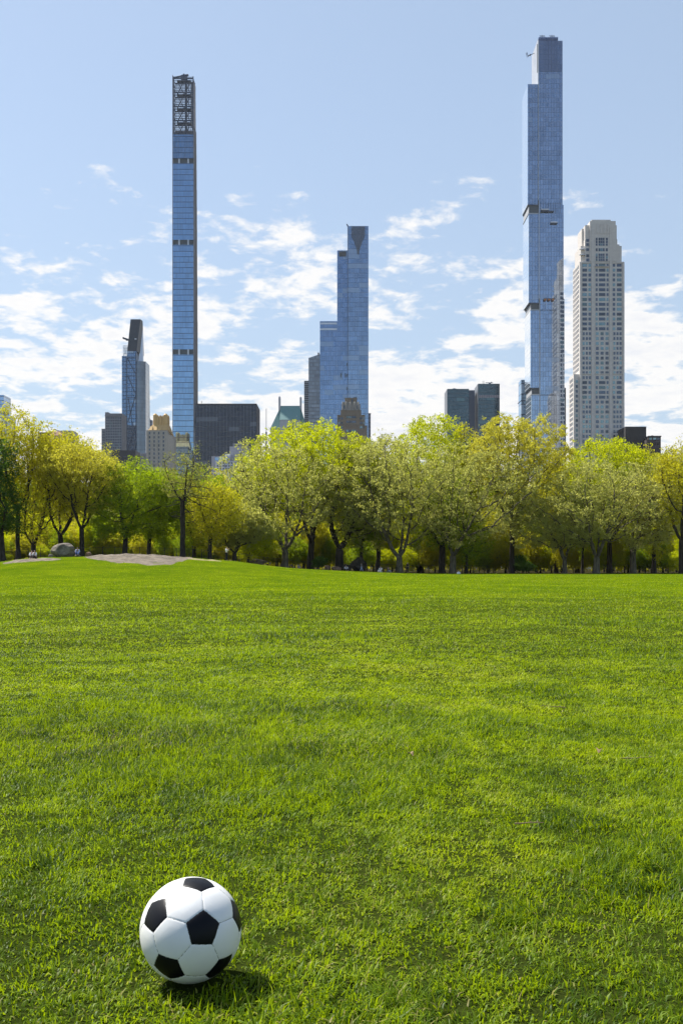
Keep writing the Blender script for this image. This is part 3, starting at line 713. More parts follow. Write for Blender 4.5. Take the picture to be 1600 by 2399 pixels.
# gold crowned hotel
def gold_crown():
    Y = 806; r = tower('apartment_building', 'beige art deco building with a golden turreted crown', 'building', 343, 404, Y)
    be = masonry('beige_stone', (.42, .385, .33), .8, .07, .3); gd = plain('gilded_stone', (.56, .37, .15), .6, .15, .12, .4)
    def P(a): return px(a, Y)
    def Z(a): return pz(a, Y) if a < 1400 else 0
    m = MB(); m.box(P(343.5), P(393), Y, Y + 19, 0, Z(1008)); m.prism([(P(393) + .003, Y + .5), (P(404), Y + 8), (P(404), Y + 19), (P(393) + .003, Y + 19)], 0, Z(1018))
    for k in range(5): m.box(P(345 + k * 11.2), P(347.8 + k * 11.2), Y - .5, Y - .003, 0, Z(1009 - (1 if k % 2 else 0)))
    m.build('wall', be, r)
    m = MB()
    m.hexa([(P(347), Y + .2, Z(1007.9)), (P(394), Y + .2, Z(1007.9)), (P(399), Y + 18, Z(1014)), (P(347), Y + 18, Z(1007.9))], [(P(357), Y + 3.4, Z(993)), (P(392.5), Y + 3.4, Z(993)), (P(392.5), Y + 14, Z(993)), (P(357), Y + 14, Z(993))])
    for k in range(4): m.hexa([(P(350 + k * 11), Y - .5, Z(1007.8)), (P(357 + k * 11), Y - .5, Z(1007.8)), (P(357 + k * 11), Y + 3, Z(1007.8)), (P(350 + k * 11), Y + 3, Z(1007.8))], [(P(352 + k * 11), Y + 1.8, Z(998)), (P(357 + k * 11), Y + 1.8, Z(998)), (P(357 + k * 11), Y + 3.2, Z(998)), (P(352 + k * 11), Y + 3.2, Z(998))])
    m.build('shoulder', gd, r)
    m = MB(); m.box(P(358), P(391.5), Y + 3.6, Y + 13.5, Z(996), Z(974))
    for k in range(3): m.bar((P(367.5 + k * 7.2), Y + 3.8, Z(996)), (P(367.5 + k * 7.2), Y + 3.8, Z(972)), 1.05, 8)
    for xc in (362, 386.5):
        for q in (4.6, 12.4): m.bar((P(xc), Y + q, Z(996)), (P(xc), Y + q, Z(970.5)), 1.75, 12); m.bar((P(xc), Y + q, Z(970.5)), (P(xc), Y + q, Z(967.2)), 1.75, 12, .9)
    m.build('crown', gd, r)
    set_windows(r, None, grid([(349.5, 352.8), (360.5, 363.4), (371.5, 374.4), (382, 385.4)], 1012, 1090, 9.6, 5.6, Y), [WG, WP], y=Y, rng=rngc)
    m = MB(); m.box(P(358), P(400), Y - .9, Y - .51, Z(1086.5), Z(1084)); m.build('cornice', be, r)
gold_crown()

# black office block
def black_block():
    Y = 835; r = tower('office_building', 'wide black office block with thin pale vertical mullions', 'building', 464, 608, Y)
    g = curtain('black_block_glass', (.024, .030, .048), 4.1, 1.8, .16, (.014, .015, .020), .12, .30, .12, .10, .55, pale_col=(.14, .15, .18))
    a, b = px(458, Y), px(600.5, Y); zt = pz(949, Y); D = 34
    m = MB(); m.box(a, b, Y, Y + D, 0, zt); m.build('wall', [g], r)
    m = MB(); m.box(b + .003, b + .4, Y + .2, Y + D, 0, zt - .3); m.build('side_wall', plain('dark_side', (.045, .044, .055), .7), r)
    m = MB()
    n = 18
    for k in range(n):
        x = a + (b - a) * (k + .35) / n; m.box(x - .10, x + .10, Y - .35, Y - .003, 0, zt - .2)
    m.build('mullion', plain('mullion_grey', (.13, .15, .19), .5, .2), r)
    m = MB(); m.box(a, b + .4, Y - .2, Y + D, zt + .004, zt + 1.2); m.build('parapet', dk, r)
    m = MB(); x = px(471.5, Y); m.bar((x, Y + 4, zt + 1.1), (x, Y + 4, zt + 4.4), .14, 5); m.box(x - .9, x + .9, Y + 3.9, Y + 4.1, zt + 3, zt + 3.25); m.build('antenna', steel, r)
black_block()
# pale buildings in front of it
pg = plain('pale_grey_render', (.30, .30, .33), .8, 0, .12)
r = box_building('apartment_building', 'plain grey block with a small roof structure below the black office block', [(538.5, 580, 1046, 0, 18, 'wall', 0), (545, 578, 1037.5, 3, 12, 'roof_structure', 1)], 790, [pg, conc])
set_windows(r, None, grid([(a, a + 2.5) for a in (549, 557, 566)], 1041, 1041, 9, 3, 790), [WG, WP], y=793, rng=rngc)
r = box_building('apartment_building', 'long pale building with a glass strip below the black office block', [(496, 538.2, 1069, 0, 16, 'wall', 0), (527, 538, 1062.5, 2, 8, 'roof_structure', 1)], 780, [pg, pale_metal])
m = MB(); m.box(px(504, 780), px(537, 780), 779.7, 779.99, pz(1079, 780), pz(1071.5, 780)); m.build('window_strip', WB, r)
r = box_building('apartment_building', 'whitish building with a grid of windows seen over the treetops', [(505, 600, 1080, 0, 15, 'wall', 0)], 765, [plain('off_white_render', (.50, .50, .56), .8)])
set_windows(r, None, grid([(a, a + 3.4) for a in np.arange(509, 598, 6.6)], 1083, 1108, 6.6, 3.8, 765), [WG, WP], y=765, rng=rngc)

# copper roofed hotel
def copper_roof():
    Y = 800; r = tower('hotel_building', 'steep green copper roofed building with two tall chimneys', 'building', 632, 720, Y)
    def P(a): return px(a, Y)
    def Z(a): return pz(a, Y) if a < 1400 else 0
    m0, n, out = new_mat('green_copper'); co = obj_co(n); x, y, z = separate(n, co)
    st = noise(n, combine(n, x, y, mnode(n, 'MULTIPLY', z, .15)), 1.2, 5, .65); rib = mnode(n, 'LESS_THAN', mnode(n, 'FRACT', mnode(n, 'MULTIPLY', x, .9)), .12)
    principled(n, out, mixc(n, mnode(n, 'MULTIPLY', rib, .5), mixc(n, st, (.10, .21, .20), (.17, .31, .29)), (.05, .11, .11)), .6, .0, .4)
    wl = plain('pale_stone_wall', (.42, .42, .44), .85)
    m = MB(); m.box(P(634), P(719), Y, Y + 22, 0, Z(1006)); m.box(P(656), P(703), Y - 1.2, Y - .003, 0, Z(984)); m.build('wall', wl, r)
    m = MB(); m.hexa([(P(632.5), Y - .6, Z(1006) + .004), (P(720), Y - .6, Z(1006) + .004), (P(720), Y + 22.6, Z(1006) + .004), (P(632.5), Y + 22.6, Z(1006) + .004)],
                     [(P(657), Y + 9, Z(946.5)), (P(702.5), Y + 9, Z(946.5)), (P(702.5), Y + 13.5, Z(946.5)), (P(657), Y + 13.5, Z(946.5))]); m.build('roof', m0, r)
    m = MB(); m.hexa([(P(655.5), Y - 1.6, Z(984) + .004), (P(703.5), Y - 1.6, Z(984) + .004), (P(703.5), Y + 5, Z(984) + .004), (P(655.5), Y + 5, Z(984) + .004)],
                     [(P(656.5), Y + 8, Z(947.3)), (P(702.8), Y + 8, Z(947.3)), (P(702.8), Y + 9.5, Z(947.3)), (P(656.5), Y + 9.5, Z(947.3))]); m.build('roof_gable', m0, r)
    for a, top in ((651.5, 927.5), (701.5, 928.8)):
        m = MB(); m.box(P(a), P(a + 4.6), Y + 6.5, Y + 9.8, Z(958), Z(top)); m.hexa([(P(a), Y + 6.5, Z(top) + .003), (P(a + 4.6), Y + 6.5, Z(top) + .003), (P(a + 4.6), Y + 9.8, Z(top) + .003), (P(a), Y + 9.8, Z(top) + .003)], [(P(a + 1.3), Y + 7.6, Z(top - 3)), (P(a + 3.2), Y + 7.6, Z(top - 3)), (P(a + 3.2), Y + 8.6, Z(top - 3)), (P(a + 1.3), Y + 8.6, Z(top - 3))]); m.build('chimney', wl, r)
    m = MB(); m.bar((P(695.5), Y + 1, Z(984)), (P(695.5), Y + 1, Z(975.5)), .35, 5); m.bar((P(695.5), Y + 1, Z(975.5)), (P(695.5), Y + 1, Z(973)), .55, 5, .1); m.build('finial', wl, r)
copper_roof()
r = thing('flagpole', 'thin grey mast standing alone left of the green copper roof', 'mast', (px(624, 790), 790, 0))
m = MB(); m.bar((px(624, 790), 790, 0), (px(624, 790), 790, pz(957, 790)), .42, 7, .22); m.build('pole', plain('mast_grey', (.3, .3, .32), .5, .5), r)
m = MB(); m.bar((px(624, 790), 790, 0), (px(624, 790), 790, pz(1012, 790)), .7, 7); m.build('mast_base', conc, r)

# grey slabs beside the blue tower
g = curtain('grey_slab_glass', (.24, .27, .31), 3.6, 2.0, .28, (.13, .14, .16), .10, .4, .25, .10, .4, pale_col=(.3, .34, .38))
Y = 960; r = thing('apartment_tower', 'grey glass slab tower with a sloping roof left of the stepped blue tower', 'building', (px(736, Y), Y, 0))
m = MB(); m.add([(px(723, Y), Y, 0), (px(752, Y), Y, 0), (px(752, Y), Y, pz(829, Y)), (px(723, Y), Y, pz(838.5, Y)), (px(723, Y), Y + 20, 0), (px(752, Y), Y + 20, 0), (px(752, Y), Y + 20, pz(829, Y)), (px(723, Y), Y + 20, pz(838.5, Y))],
                 [(0, 1, 2, 3), (5, 4, 7, 6), (4, 0, 3, 7), (1, 5, 6, 2), (3, 2, 6, 7), (4, 5, 1, 0)]); m.build('wall', g, r)
m = MB(); m.box(px(744, Y), px(748, Y), Y + 4, Y + 8, pz(834, Y), pz(824, Y)); m.build('flue', conc, r)
Y = 985; r = thing('apartment_tower', 'narrow tower with stacked dark balconies left of the grey slab tower', 'building', (px(717, Y), Y, 0))
m = MB(); m.box(px(712.8, Y), px(725, Y), Y, Y + 14, 0, pz(892, Y)); m.build('wall', plain('balcony_tower_wall', (.10, .11, .13), .5, .2), r)
m = MB(); [m.box(px(712.6, Y), px(723, Y), Y - .8, Y - .004, pz(897 + k * 5, Y), pz(895.4 + k * 5, Y)) for k in range(24)]; m.build('balcony_band', plain('balcony_white', (.36, .39, .42), .5), r)
Y = 930; r = thing('office_building', 'thin dark sliver of a building right of the stepped blue tower', 'building', (px(866, Y), Y, 0))
m = MB(); m.box(px(862.5, Y), px(868.3, Y), Y, Y + 14, 0, pz(969.5, Y)); m.build('wall', curtain('sliver_glass', (.13, .13, .16), 4, 2, .35, (.05, .05, .06), .1, .2, .3, 0, .2), r)
m = MB(); m.box(px(862.3, Y), px(868.8, Y), Y - .5, Y + 14.5, pz(969.5, Y) + .004, pz(968, Y)); m.build('cornice', conc, r)

# brown ornate apartment house
def brown_house():
    Y = 800; r = tower('apartment_building', 'brown brick stepped building with a narrow ornate top before the blue tower', 'building', 788, 862, Y)
    br = masonry('brown_brick', (.25, .20, .15), .35, .10, .35); st = plain('weathered_stone', (.30, .28, .25), .85, 0, .25)
    def P(a): return px(a, Y)
    def Z(a): return pz(a, Y) if a < 1400 else 0
    for i, (x0, x1, top, fo, dep, mt) in enumerate(((787, 860, 997, 0, 20, br), (790, 855, 971.5, 1.5, 17, br), (798, 846, 960, 2.5, 14, br), (800.5, 844, 946, 3.2, 12.5, st), (803, 841, 940, 4.2, 11, st), (808, 836.5, 929.5, 5.2, 8.5, br))):
        m = MB(); m.box(P(x0), P(x1), Y + fo, Y + fo + dep, 0 if i == 0 else Z((997, 997, 971.5, 960, 946, 940)[i]) + .003, Z(top)); m.box(P(x0) - .2, P(x1) + .2, Y + fo - .25, Y + fo - .003, Z(top + 1.3), Z(top)); m.build('tier', mt, r)
    for xc in (803, 811, 821, 831, 840):
        m = MB(); m.bar((P(xc), Y + 3.0, Z(958)), (P(xc), Y + 3.0, Z(942)), .65, 6); m.bar((P(xc), Y + 3.0, Z(942)), (P(xc), Y + 3.0, Z(938.5)), .65, 6, .1); m.build('buttress', st, r)
    m = MB(); m.box(P(824), P(826.5), Y + 4.9, Y + 5.19, Z(941), Z(932)); m.build('arched_opening', WG, r)
    set_windows(r, None, grid([(803.5, 808), (811, 813.5), (819, 822), (836, 841)], 948.5, 948.5, 9, 8, Y), [WG, WP], y=Y + 3.2, rng=rngc)
    rc = grid([(811.5, 816), (817.5, 822.5), (823.8, 834)], 974, 1010, 11, 5, Y); rc2 = grid([(793, 796), (799, 803), (843, 849), (851, 853)], 977, 1008, 10.8, 5, Y)
    set_windows(r, None, [q for q in rc + rc2 if q[2] > Z(996)], [WG, WP], y=Y + 1.5, rng=rngc, pale=.45)
    set_windows(r, None, [q for q in rc + rc2 if q[3] < Z(997.5)], [WG, WP], y=Y, rng=rngc, pale=.45)
    m = MB(); [m.bar((P(a), Y + 8, Z(929.4)), (P(a), Y + 8, Z(925.5)), .3, 5) for a in (820, 829, 833, 835)]; m.box(P(827), P(834), Y + 8, Y + 10, Z(929.4), Z(927.6)); m.build('roof_gear', steel, r)
brown_house()

# two dark green towers
def green_tower(label, x0, x1, xs, top, Y, extra):
    r = tower('office_tower', label, 'building', xs, x1, Y, 'twin dark green glass office towers')
    g = curtain('dark_green_glass', (.055, .090, .105), 3.9, 1.5, .12, (.018, .028, .033), .10, .30, .08, .07, .7, pale_col=(.09, .19, .20))
    a, b, s = px(x0, Y), px(x1, Y), px(xs, Y)
    m = MB(); m.box(a, b, Y, Y + 26, 0, pz(top, Y)); m.build('curtain_wall', g, r)
    m = MB(); m.box(a - .4, a - .003, Y + .2, Y + 26, 0, pz(top, Y) - .2); m.build('side_wall', plain('grey_green_side', (.17, .18, .20), .4, .3), r)
    for nm, f in extra: 
        m = MB(); f(m, Y); m.build(nm, steel if nm != 'pale_panel_row' else plain('pale_band', (.30, .26, .28), .5, .1), r)
    return r
green_tower('lower left dark green glass office tower with a round roof drum', 1048, 1098, 1042, 911, 1000,
            [('roof_drum', lambda m, Y: (m.bar((px(1066, Y), Y + 9, pz(911, Y)), (px(1066, Y), Y + 9, pz(907.5, Y)), 2.6, 14), m.bar((px(1066, Y), Y + 9, pz(907.5, Y)), (px(1066, Y), Y + 9, pz(906, Y)), 2.4, 14, 1.0))),
             ('annex', lambda m, Y: m.box(px(1098, Y) + .01, px(1113, Y), Y + 4, Y + 26, 0, pz(912.5, Y)))])
def _dish(m, Y):
    m.bar((px(1149, Y), Y + 6, pz(899, Y)), (px(1149, Y), Y + 6, pz(895, Y)), 1.1, 8); m.bar((px(1139, Y), Y + 6, pz(894, Y)), (px(1156.5, Y), Y + 6, pz(894.3, Y)), .35, 5); m.bar((px(1150, Y), Y + 6, pz(895, Y)), (px(1153.5, Y), Y + 6, pz(892, Y)), .4, 5)
green_tower('taller right dark green glass office tower with a pale band and roof gear', 1120, 1170, 1110, 899, 995,
            [('roof_gear', _dish), ('roof_ladder', lambda m, Y: [m.box(px(a, Y), px(a, Y) + .2, Y + 5, Y + 5.2, pz(899, Y), pz(890, Y)) for a in (1131.5, 1133.3, 1135)]),
             ('pale_panel_row', lambda m, Y: [m.box(px(1121.5 + k * 4.1, Y), px(1124.6 + k * 4.1, Y), Y - .12, Y - .004, pz(932, Y), pz(925.5, Y)) for k in range(12)]),  # row of paler panels across the upper front
             ('roof_opening', lambda m, Y: m.box(px(1152, Y), px(1154, Y), Y - .3, Y - .004, pz(910.5, Y), pz(906, Y)))])

# slim glass tower left of the tall tower, brown tower behind it
Y = 1020; r = thing('office_tower', 'narrow pale blue glass tower with a short boom left of the tallest tower', 'building', (px(1225, Y), Y, 0))
m = MB(); m.box(px(1220.3, Y), px(1238, Y), Y, Y + 16, 0, pz(890, Y)); m.build('curtain_wall', curtain('narrow_glass', (.34, .50, .66), 10.5, 3.0, .09, (.04, .06, .09), .08, .15, .05, .05, .85), r)
m = MB(); m.bar((px(1212, Y), Y - 1, pz(946, Y)), (px(1219, Y), Y - 1, pz(939.5, Y)), .55, 5); m.box(px(1219, Y), px(1229, Y), Y - 1.4, Y - .01, pz(940, Y), pz(938, Y)); m.build('boom', steel, r)
Y = 905; r = thing('apartment_tower', 'brown grey shoulder of a tower between the tallest tower and limestone tower', 'building', (px(1326, Y), Y, 0))
m = MB(); m.box(px(1305, Y), px(1333, Y), Y + 14, Y + 34, 0, pz(902, Y)); m.build('wall', masonry('taupe_stone', (.22, .20, .185), .9, .1, .3), r)
m = MB(); m.box(px(1326, Y), px(1332, Y), Y + 13.6, Y + 13.99, pz(928, Y), pz(911, Y)); m.build('louvre_panel', louvre, r)

# right edge
r = box_building('office_building', 'black windowless box building right of the limestone tower', [(1464.5, 1513, 1000.5, 0, 22, 'wall', 0)], 800, [plain('black_box', (.030, .028, .028), .8)])
m = MB(); m.box(px(1464, 800), px(1513.4, 800), 799.7, 822, pz(1000.5, 800) + .003, pz(999.4, 800)); m.build('parapet', steel, r)
r = box_building('apartment_building', 'small dark brick rooftop with two windows beside the black box building', [(1513.5, 1543, 1030, 0, 16, 'wall', 0), (1519, 1548, 1023, 1, 14, 'penthouse', 0)], 790, [plain('dark_brick', (.055, .042, .040), .8)])
m = MB(); m.box(px(1518, 790), px(1548.5, 790), 789.9, 806, pz(1023, 790) + .003, pz(1020.8, 790)); m.box(px(1530, 790), px(1534, 790), 795, 798, pz(1021, 790), pz(1018, 790)); m.build('roof', dk, r)
set_windows(r, None, grid([(1521, 1527), (1530, 1537), (1539, 1545)], 1025, 1025, 9, 5, 790), [WG, WP], y=791, rng=rngc, pale=.5)
# left edge
Y = 950; r = box_building('office_tower', 'rounded blue glass tower cut by the left edge of the view', [(-40, 10, 925, 0, 20, 'curtain_wall', 0), (10.1, 24, 972, 2, 16, 'annex', 0)], Y, [curtain('edge_glass', (.30, .42, .58), 4, 2.2, .16, (.10, .14, .20), .1, .2, .05, .1, .8)])
m = MB(); m.box(px(12, Y), px(17, Y), Y + 3, Y + 6, pz(972, Y), pz(963, Y)); m.bar((px(14.5, Y), Y + 4, pz(963, Y)), (px(14.5, Y), Y + 4, pz(958, Y)), .8, 6); m.build('water_tank', plain('brick_tank', (.22, .13, .10)), r)
r = box_building('office_building', 'flat black slab building rising behind golden trees at left', [(90, 117, 1014, 0, 18, 'wall', 0)], 900, [dk])
m = MB(); m.box(px(89.5, 900), px(117.3, 900), 899.7, 918, pz(1014, 900) + .003, pz(1012.9, 900)); m.build('parapet', steel, r)
tan = plain('tan_roof_wall', (.42, .30, .20), .8)
r = box_building('apartment_building', 'tan mansard roofed building behind golden trees at left', [(117.5, 147, 1020, 0, 18, 'wall', 0)], 860, [tan])
m = MB(); m.hexa([(px(116.5, 860), 859.5, pz(1020, 860) + .003), (px(148, 860), 859.5, pz(1020, 860) + .003), (px(148, 860), 879, pz(1020, 860) + .003), (px(116.5, 860), 879, pz(1020, 860) + .003)], [(px(121, 860), 863, pz(1009.5, 860)), (px(139, 860), 863, pz(1009.5, 860)), (px(139, 860), 874, pz(1009.5, 860)), (px(121, 860), 874, pz(1009.5, 860))]); m.build('roof', plain('rust_tiles', (.28, .13, .07)), r)
set_windows(r, None, grid([(121, 124), (128, 131), (135, 139)], 1023, 1035, 8, 5, 860), [WG, WP], y=860, rng=rngc)
m = MB(); m.bar((px(127, 860), 864, pz(1004.5, 860)), (px(137, 860), 864, pz(1010, 860)), .4, 5); m.bar((px(135, 860), 864, pz(1010, 860)), (px(135, 860), 864, pz(1007, 860)), .6, 5); m.build('roof_crane', steel, r)
r = box_building('office_building', 'grey panelled building with a stepped right side behind golden trees', [(138, 171, 1010.5, 0, 20, 'wall', 0), (171.1, 177, 1037, 1, 18, 'wing', 0)], 940, [curtain('panel_grey', (.26, .28, .32), 4, 2.6, .2, (.12, .13, .15), .15, .25, .3, .05, .2)])
m = MB(); m.box(px(138, 940), px(171.4, 940), 939.6, 960, pz(1010.5, 940) + .003, pz(1009, 940)); m.box(px(151, 940), px(156, 940), 942, 946, pz(1010, 940), pz(1007.5, 940)); m.build('parapet', conc, r)

# low street wall of buildings glimpsed through the trees
def low_block(label, x0, x1, top, Y, col, win=None):
    r = box_building('apartment_building', label, [(x0, x1, top, 0, 14, 'wall', 0)], Y, [plain('low_' + '%02d%02d' % (int(col[0] * 99), int(col[2] * 99)), col, .85)], group='low buildings glimpsed through the trees')
    m = MB(); m.box(px(x0, Y) - .4, px(x1, Y) + .4, Y - .5, Y + 14.4, pz(top, Y) + .003, pz(top, Y) + .9); m.build('cornice', conc, r)
    set_windows(r, None, grid([(a, a + 4) for a in np.arange(x0 + 3, x1 - 5, 9)], top + 6, top + 100, 13, 7, Y), [WG, WP], y=Y, rng=rngc, limit=70, pale=.1)
low_block('dark grey flat roofed building glimpsed between the golden tree and planes', 1228, 1296, 1146, 720, (.10, .10, .12))
low_block('pale column like building glimpsed beside the golden tree trunk', 1245, 1256, 1112, 740, (.50, .46, .44))
low_block('small orange rendered building glimpsed right of the golden tree trunk', 1258, 1287, 1116, 745, (.62, .33, .18))
low_block('grey stone building glimpsed behind the middle plane trees', 860, 1100, 1150, 730, (.17, .165, .20))
low_block('grey brick building glimpsed behind the left plane tree', 600, 790, 1130, 735, (.20, .19, .22))
low_block('brownish brick building glimpsed behind the left golden trees', -60, 230, 1150, 740, (.20, .17, .16))
low_block('taupe building glimpsed behind the sparse tree', 395, 520, 1116, 750, (.26, .22, .20))
# ---------------------------------------------------------------- trees
def bark_mat(name, c0, c1):
    m, n, out = new_mat(name); co = obj_co(n); x, y, z = separate(n, co)
    f = noise(n, combine(n, mnode(n, 'MULTIPLY', x, 5.0), mnode(n, 'MULTIPLY', y, 5.0), mnode(n, 'MULTIPLY', z, 1.1)), 1.0, 5, .65)
    b = principled(n, out, mixc(n, sstep(n, f, .35, .65), c0, c1), .9, 0, .2); bump(n, b, f, .8, .06); return m
BARK_D = bark_mat('dark_bark', (.020, .016, .013), (.055, .044, .034)); BARK_P = bark_mat('plane_bark', (.050, .041, .029), (.16, .135, .092))
def leaf_mat(name, dark, mid, light, trans, tf=.5):
    m, n, out = new_mat(name)
    at = n.nodes.new('ShaderNodeAttribute'); at.attribute_name = 'tint'
    co = obj_co(n); oi = n.nodes.new('ShaderNodeObjectInfo')
    t = mnode(n, 'ADD', mnode(n, 'MULTIPLY', at.outputs['Fac'], .62), mnode(n, 'ADD', mnode(n, 'MULTIPLY', sstep(n, noise(n, co, .45, 3), .35, .65), .30), mnode(n, 'MULTIPLY', oi.outputs['Random'], .10)))
    r = n.nodes.new('ShaderNodeValToRGB'); n.links.new(t, r.inputs[0]); e = r.color_ramp.elements
    e[0].position = .05; e[0].color = (*dark, 1); e[1].position = .95; e[1].color = (*light, 1); q = e.new(.5); q.color = (*mid, 1)
    b = n.nodes.new('ShaderNodeBsdfPrincipled'); n.links.new(r.outputs[0], b.inputs['Base Color']); b.inputs['Roughness'].default_value = .55; b.inputs['Specular IOR Level'].default_value = .25
    tr = n.nodes.new('ShaderNodeBsdfTranslucent'); n.links.new(mixc(n, .45, r.outputs[0], trans), tr.inputs[0])
    mx = n.nodes.new('ShaderNodeMixShader'); mx.inputs[0].default_value = tf
    n.links.new(b.outputs[0], mx.inputs[1]); n.links.new(tr.outputs[0], mx.inputs[2]); n.links.new(mx.outputs[0], out.inputs[0]); return m
LEAF = {
 'pale':   leaf_mat('pale_young_leaves', (.22, .23, .05), (.38, .38, .095), (.52, .52, .19), (.62, .62, .10), .62),
 'bright': leaf_mat('bright_yellow_green_leaves', (.20, .25, .004), (.42, .46, .004), (.58, .60, .008), (.80, .84, .004), .60),
 'gold':   leaf_mat('golden_leaves', (.27, .24, .02), (.44, .40, .04), (.57, .52, .08), (.80, .76, .04), .60),
 'yellow': leaf_mat('yellow_olive_leaves', (.22, .22, .010), (.39, .37, .016), (.52, .47, .030), (.72, .68, .012), .62),
 'green':  leaf_mat('mid_green_leaves', (.09, .15, .005), (.19, .27, .007), (.32, .40, .012), (.46, .58, .006), .62),
 'dark':   leaf_mat('deep_green_leaves', (.025, .065, .008), (.055, .12, .012), (.11, .19, .02), (.15, .28, .014), .5),
 'olive':  leaf_mat('sparse_olive_leaves', (.14, .14, .03), (.24, .25, .05), (.34, .34, .08), (.45, .46, .05), .5),
}
def grow(rng, H, hw, depth, trunk_h, r0, lobes, shape, natt, lean=0.0, forks=1, step=None, kd=1.5, offx=0.0, zbf=None):
    """space colonisation inside an uneven crown made of lobes; returns nodes, parents"""
    step = step or max(.32, H / 46)
    zb = trunk_h * (.8 if shape == 'vase' else .30) if zbf is None else zbf; cz = zb + (H - zb) * (.60 if shape == 'vase' else .52)
    lob = [(rng.uniform(0, 2 * np.pi), rng.uniform(-1.1, 1.3), rng.uniform(.30, .55), rng.uniform(.06, .20)) for _ in range(lobes)]
    LD = np.array([[math.cos(t) * math.cos(e), math.sin(t) * math.cos(e), math.sin(e)] for t, e, _, _ in lob])
    K = natt * 3; d = rng.normal(size=(K, 3)); d /= np.linalg.norm(d, axis=1)[:, None]
    cosd = np.clip(d @ LD.T, -1, 1); ang_ = np.arccos(cosd)
    bumpy = (np.exp(-(ang_ / np.array([l[2] for l in lob])[None]) ** 2) * np.array([l[3] for l in lob])[None] * 1.7).max(1)
    Rr = .76 + bumpy * 1.25
    rad = Rr * rng.uniform(0, 1, K) ** .36
    q = d * rad[:, None]
    up_, dn = H - cz, cz - zb
    zz = np.where(q[:, 2] > 0, q[:, 2] * up_, q[:, 2] * dn)
    if shape == 'vase': wdt = np.clip(.42 + .58 * (zz + dn) / (.75 * dn + .2 * up_), .25, 1.0)
    else: wdt = np.where(q[:, 2] < 0, 1.06, 1.0)
    A = np.stack([q[:, 0] * hw * wdt, q[:, 1] * depth * wdt, cz + zz], -1)
    A[:, 0] += offx * np.clip(A[:, 2] / (H * .5), 0, 1)
    A = A[A[:, 2] < H * 1.02][:natt]
    N = [np.zeros(3)]; Par = [-1]
    ang = rng.uniform(0, 6.28); k = max(2, int(trunk_h * .75 / step)); wob = rng.normal(0, .05, (k, 2))
    for i in range(k):
        q = N[-1] + np.array([lean * step + wob[i, 0] * step, wob[i, 1] * step, step]); N.append(q); Par.append(len(N) - 2)
    if forks > 1:
        base = len(N) - 1
        for f in range(forks):
            a = ang + 2 * np.pi * f / forks + rng.uniform(-.4, .4); tilt = rng.uniform(.45, .85); p = base
            for s in range(int(trunk_h * .5 / step) + 3):
                d = np.array([math.cos(a) * math.sin(tilt) * hw / max(hw, depth), math.sin(a) * math.sin(tilt), math.cos(tilt)]) + rng.normal(0, .1, 3)
                tilt *= .93; N.append(N[p] + d / np.linalg.norm(d) * step); Par.append(p); p = len(N) - 1
    N = [n for n in N]; alive = np.ones(len(A), bool)
    nd = np.full(len(A), 1e9); ni = np.zeros(len(A), int); done = 0
    for it in range(120):
        new = np.array(N[done:])
        if len(new):
            D = np.linalg.norm(A[:, None] - new[None], axis=2); j = D.argmin(1); dm = D[np.arange(len(A)), j]
            b = dm < nd; nd[b] = dm[b]; ni[b] = j[b] + done
        done = len(N); alive &= nd > step * kd
        if not alive.any(): break
        ids = np.where(alive)[0]
        un = np.unique(ni[ids]); added = 0
        for u in un:
            s = ids[ni[ids] == u]; v = A[s] - N[u]; v = v / np.linalg.norm(v, axis=1)[:, None]; d = v.sum(0); L = np.linalg.norm(d)
            if L < 1e-3: continue
            d = d / L + rng.normal(0, .17, 3) + np.array([0, 0, .05 if shape != 'vase' else .22]); d /= np.linalg.norm(d)
            q = N[u] + d * step
            N.append(q); Par.append(int(u)); added += 1
        if not added or len(N) > 5200: break
    return np.array(N), np.array(Par), step
